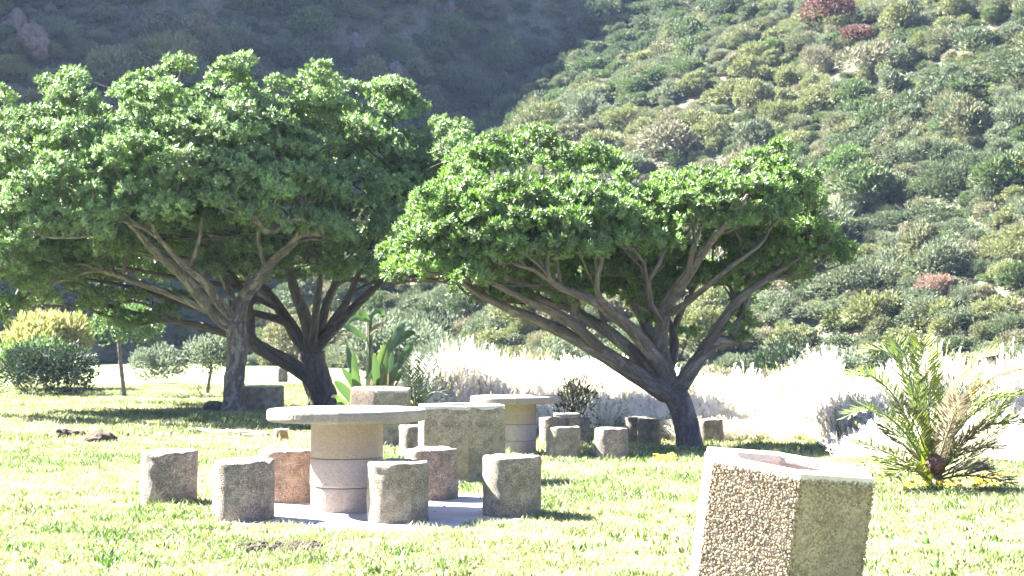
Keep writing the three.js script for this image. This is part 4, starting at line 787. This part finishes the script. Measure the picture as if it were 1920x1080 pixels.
{
  const near = [tuftGeo(1, 30, 0.026, 0.0045, 0.08), tuftGeo(2, 30, 0.022, 0.0055, 0.09), tuftGeo(3, 24, 0.036, 0.0045, 0.07)], far = [tuftGeo(4, 26, 0.055, 0.008, 0.16), tuftGeo(5, 26, 0.05, 0.009, 0.18)];
  const r = rng(99), lists = near.map(() => []), farLists = far.map(() => []), mat = leafMat(1, 1, 1, { coat: 0.15, coatRough: 0.5, through: 0.4 });
  const stand = (D, px, list, s0) => {
    const x = (px - 960) / F * D, z = -D; if (Math.hypot(x - padHere.x, z - padHere.z) < 1.33 + 0.3 * fbm(x * 3, 0, z * 3, 2, 3)) return;
    const g = fbm(x * 0.55, 3, z * 0.55, 4, 12), patch = smooth(-0.05, 0.3, g + 0.25 * (r() - 0.5)), t = 0.75 + 0.5 * r(), dry = r() < 0.2 ? 0.7 : 0;
    const fine = smooth(-0.1, 0.3, fbm(x * 4.5, 7, z * 4.5, 2, 15)), c = mix3(mix3([0.40, 0.40, 0.19], [0.10, 0.165, 0.03], clamp(patch * 0.6 + fine * 0.62)), [0.42, 0.37, 0.24], dry).map((k) => k * t), s = s0 * (0.7 + 0.5 * r()) * (1 + 0.4 * patch + 0.5 * fine);
    list.push({ m: place(onGround(x, z), V((r() - 0.5) * 0.3, 1, (r() - 0.5) * 0.3), r() * 6.28, s, s * (0.8 + 0.5 * r()), s), c: new THREE.Color().setRGB(...c) });
  };
  for (let i = 0; i < 40000; i++) { const D = 8.3 + 12.5 * r() ** 0.8; stand(D, lerp(-80, 2000, r()), lists[i % 3], D < 12 ? 0.95 : 1.15); }
  for (let i = 0; i < 26000; i++) { const D = 20 + 32 * r() ** 0.9; stand(D, lerp(-60, D > 27 ? 800 : 1980, r()), farLists[i % 2], 1); }
  const lawn = new THREE.Group(); lawn.name = 'lawn_grass'; tag(lawn, 'short sunlit green and straw coloured lawn grass around the tables', 'grass', null, 'stuff'); scene.add(lawn);
  lists.forEach((l, k) => inst('blades', near[k], mat, l, lawn)); farLists.forEach((l, k) => inst('blades', far[k], mat, l, lawn));
  const leafBit = []; leafQuad(leafBit, V(-0.02, 0, 0), V(1, 0.1, 0).normalize(), V(0, 0.1, 1).normalize(), 0.045, 0.022); const bits = [], weeds = [], rl = rng(321), weedGeo = rosette(17, 9, 0.05, 0.022);
  for (let i = 0; i < 420; i++) { const D = 9 + 22 * rl() ** 1.3, x = (lerp(-40, 1960, rl()) - 960) / F * D; bits.push({ m: place(onGround(x, -D, 0.02), V((rl() - 0.5) * 0.8, 1, (rl() - 0.5) * 0.8), rl() * 6, 0.7 + 0.8 * rl()), c: new THREE.Color().setRGB(...(rl() < 0.6 ? [0.16, 0.10, 0.05] : [0.30, 0.22, 0.10])) }); }
  for (let i = 0; i < 2600; i++) { const D = 8.6 + 20 * rl() ** 1.2, x = (lerp(-40, 1960, rl()) - 960) / F * D; if (fbm(x * 0.7, 8, D * 0.7, 2, 19) < 0.02 || Math.hypot(x - padHere.x, -D - padHere.z) < 1.45) continue; weeds.push({ m: place(onGround(x, -D, 0.015), V((rl() - 0.5) * 0.4, 1, (rl() - 0.5) * 0.4), rl() * 6, 0.7 + 0.9 * rl()), c: new THREE.Color().setRGB(0.055 + 0.04 * rl(), 0.115 + 0.05 * rl(), 0.024) }); }
  tag(inst('fallen_leaves', geo(leafBit), leafMat(1, 1, 1, { coat: 0, through: 0.2 }), bits), 'brown fallen leaves scattered over the lawn', 'leaves'); tag(inst('broadleaf_weeds', weedGeo, leafMat(1, 1, 1, { coat: 0.2, through: 0.35 }), weeds), 'flat green broad-leaved weeds growing in the lawn', 'weeds');
  // yellow flowers
  const petal = new THREE.MeshStandardMaterial({ color: new THREE.Color().setRGB(0.75, 0.55, 0.03), roughness: 0.8, side: THREE.DoubleSide }), fg = [];
  for (let k = 0; k < 6; k++) { const out = []; const a = k * 1.047; leafQuad(out, V(0, 0, 0), V(Math.cos(a), 0.3, Math.sin(a)).normalize(), V(-Math.sin(a), 0, Math.cos(a)), 0.018, 0.014); fg.push(geo(out)); }
  const flower = mergeGeometries(fg);
  for (const [x0, x1, py, n, label] of [[1820, 1880, 916, 60, 'yellow flowers in the grass at the right foot of the palm'], [1690, 1800, 922, 40, 'yellow flowers in the grass directly below the palm'], [1225, 1265, 855, 45, 'yellow flowers in the grass left of the leaning trunk foot'], [20, 170, 752, 60, 'yellow flowers along the foot of the dark round bush']]) {
    const list = []; for (let i = 0; i < n; i++) { const px = lerp(x0, x1, r()), D = 1.5 * F / (py - 640) + (r() - 0.5) * 0.7, x = (px - 960) / F * D, s = 1.1 + r(); list.push({ m: place(onGround(x, -D, 0.05 + 0.08 * r()), V((r() - 0.5) * 0.8, 1, r() * 0.8), r() * 6, s) }); }
    tag(inst('yellow_flowers', flower, petal, list), label, 'flowers');
  }
}
camera.updateMatrixWorld();
shade(scene);
renderer.render(scene, camera);
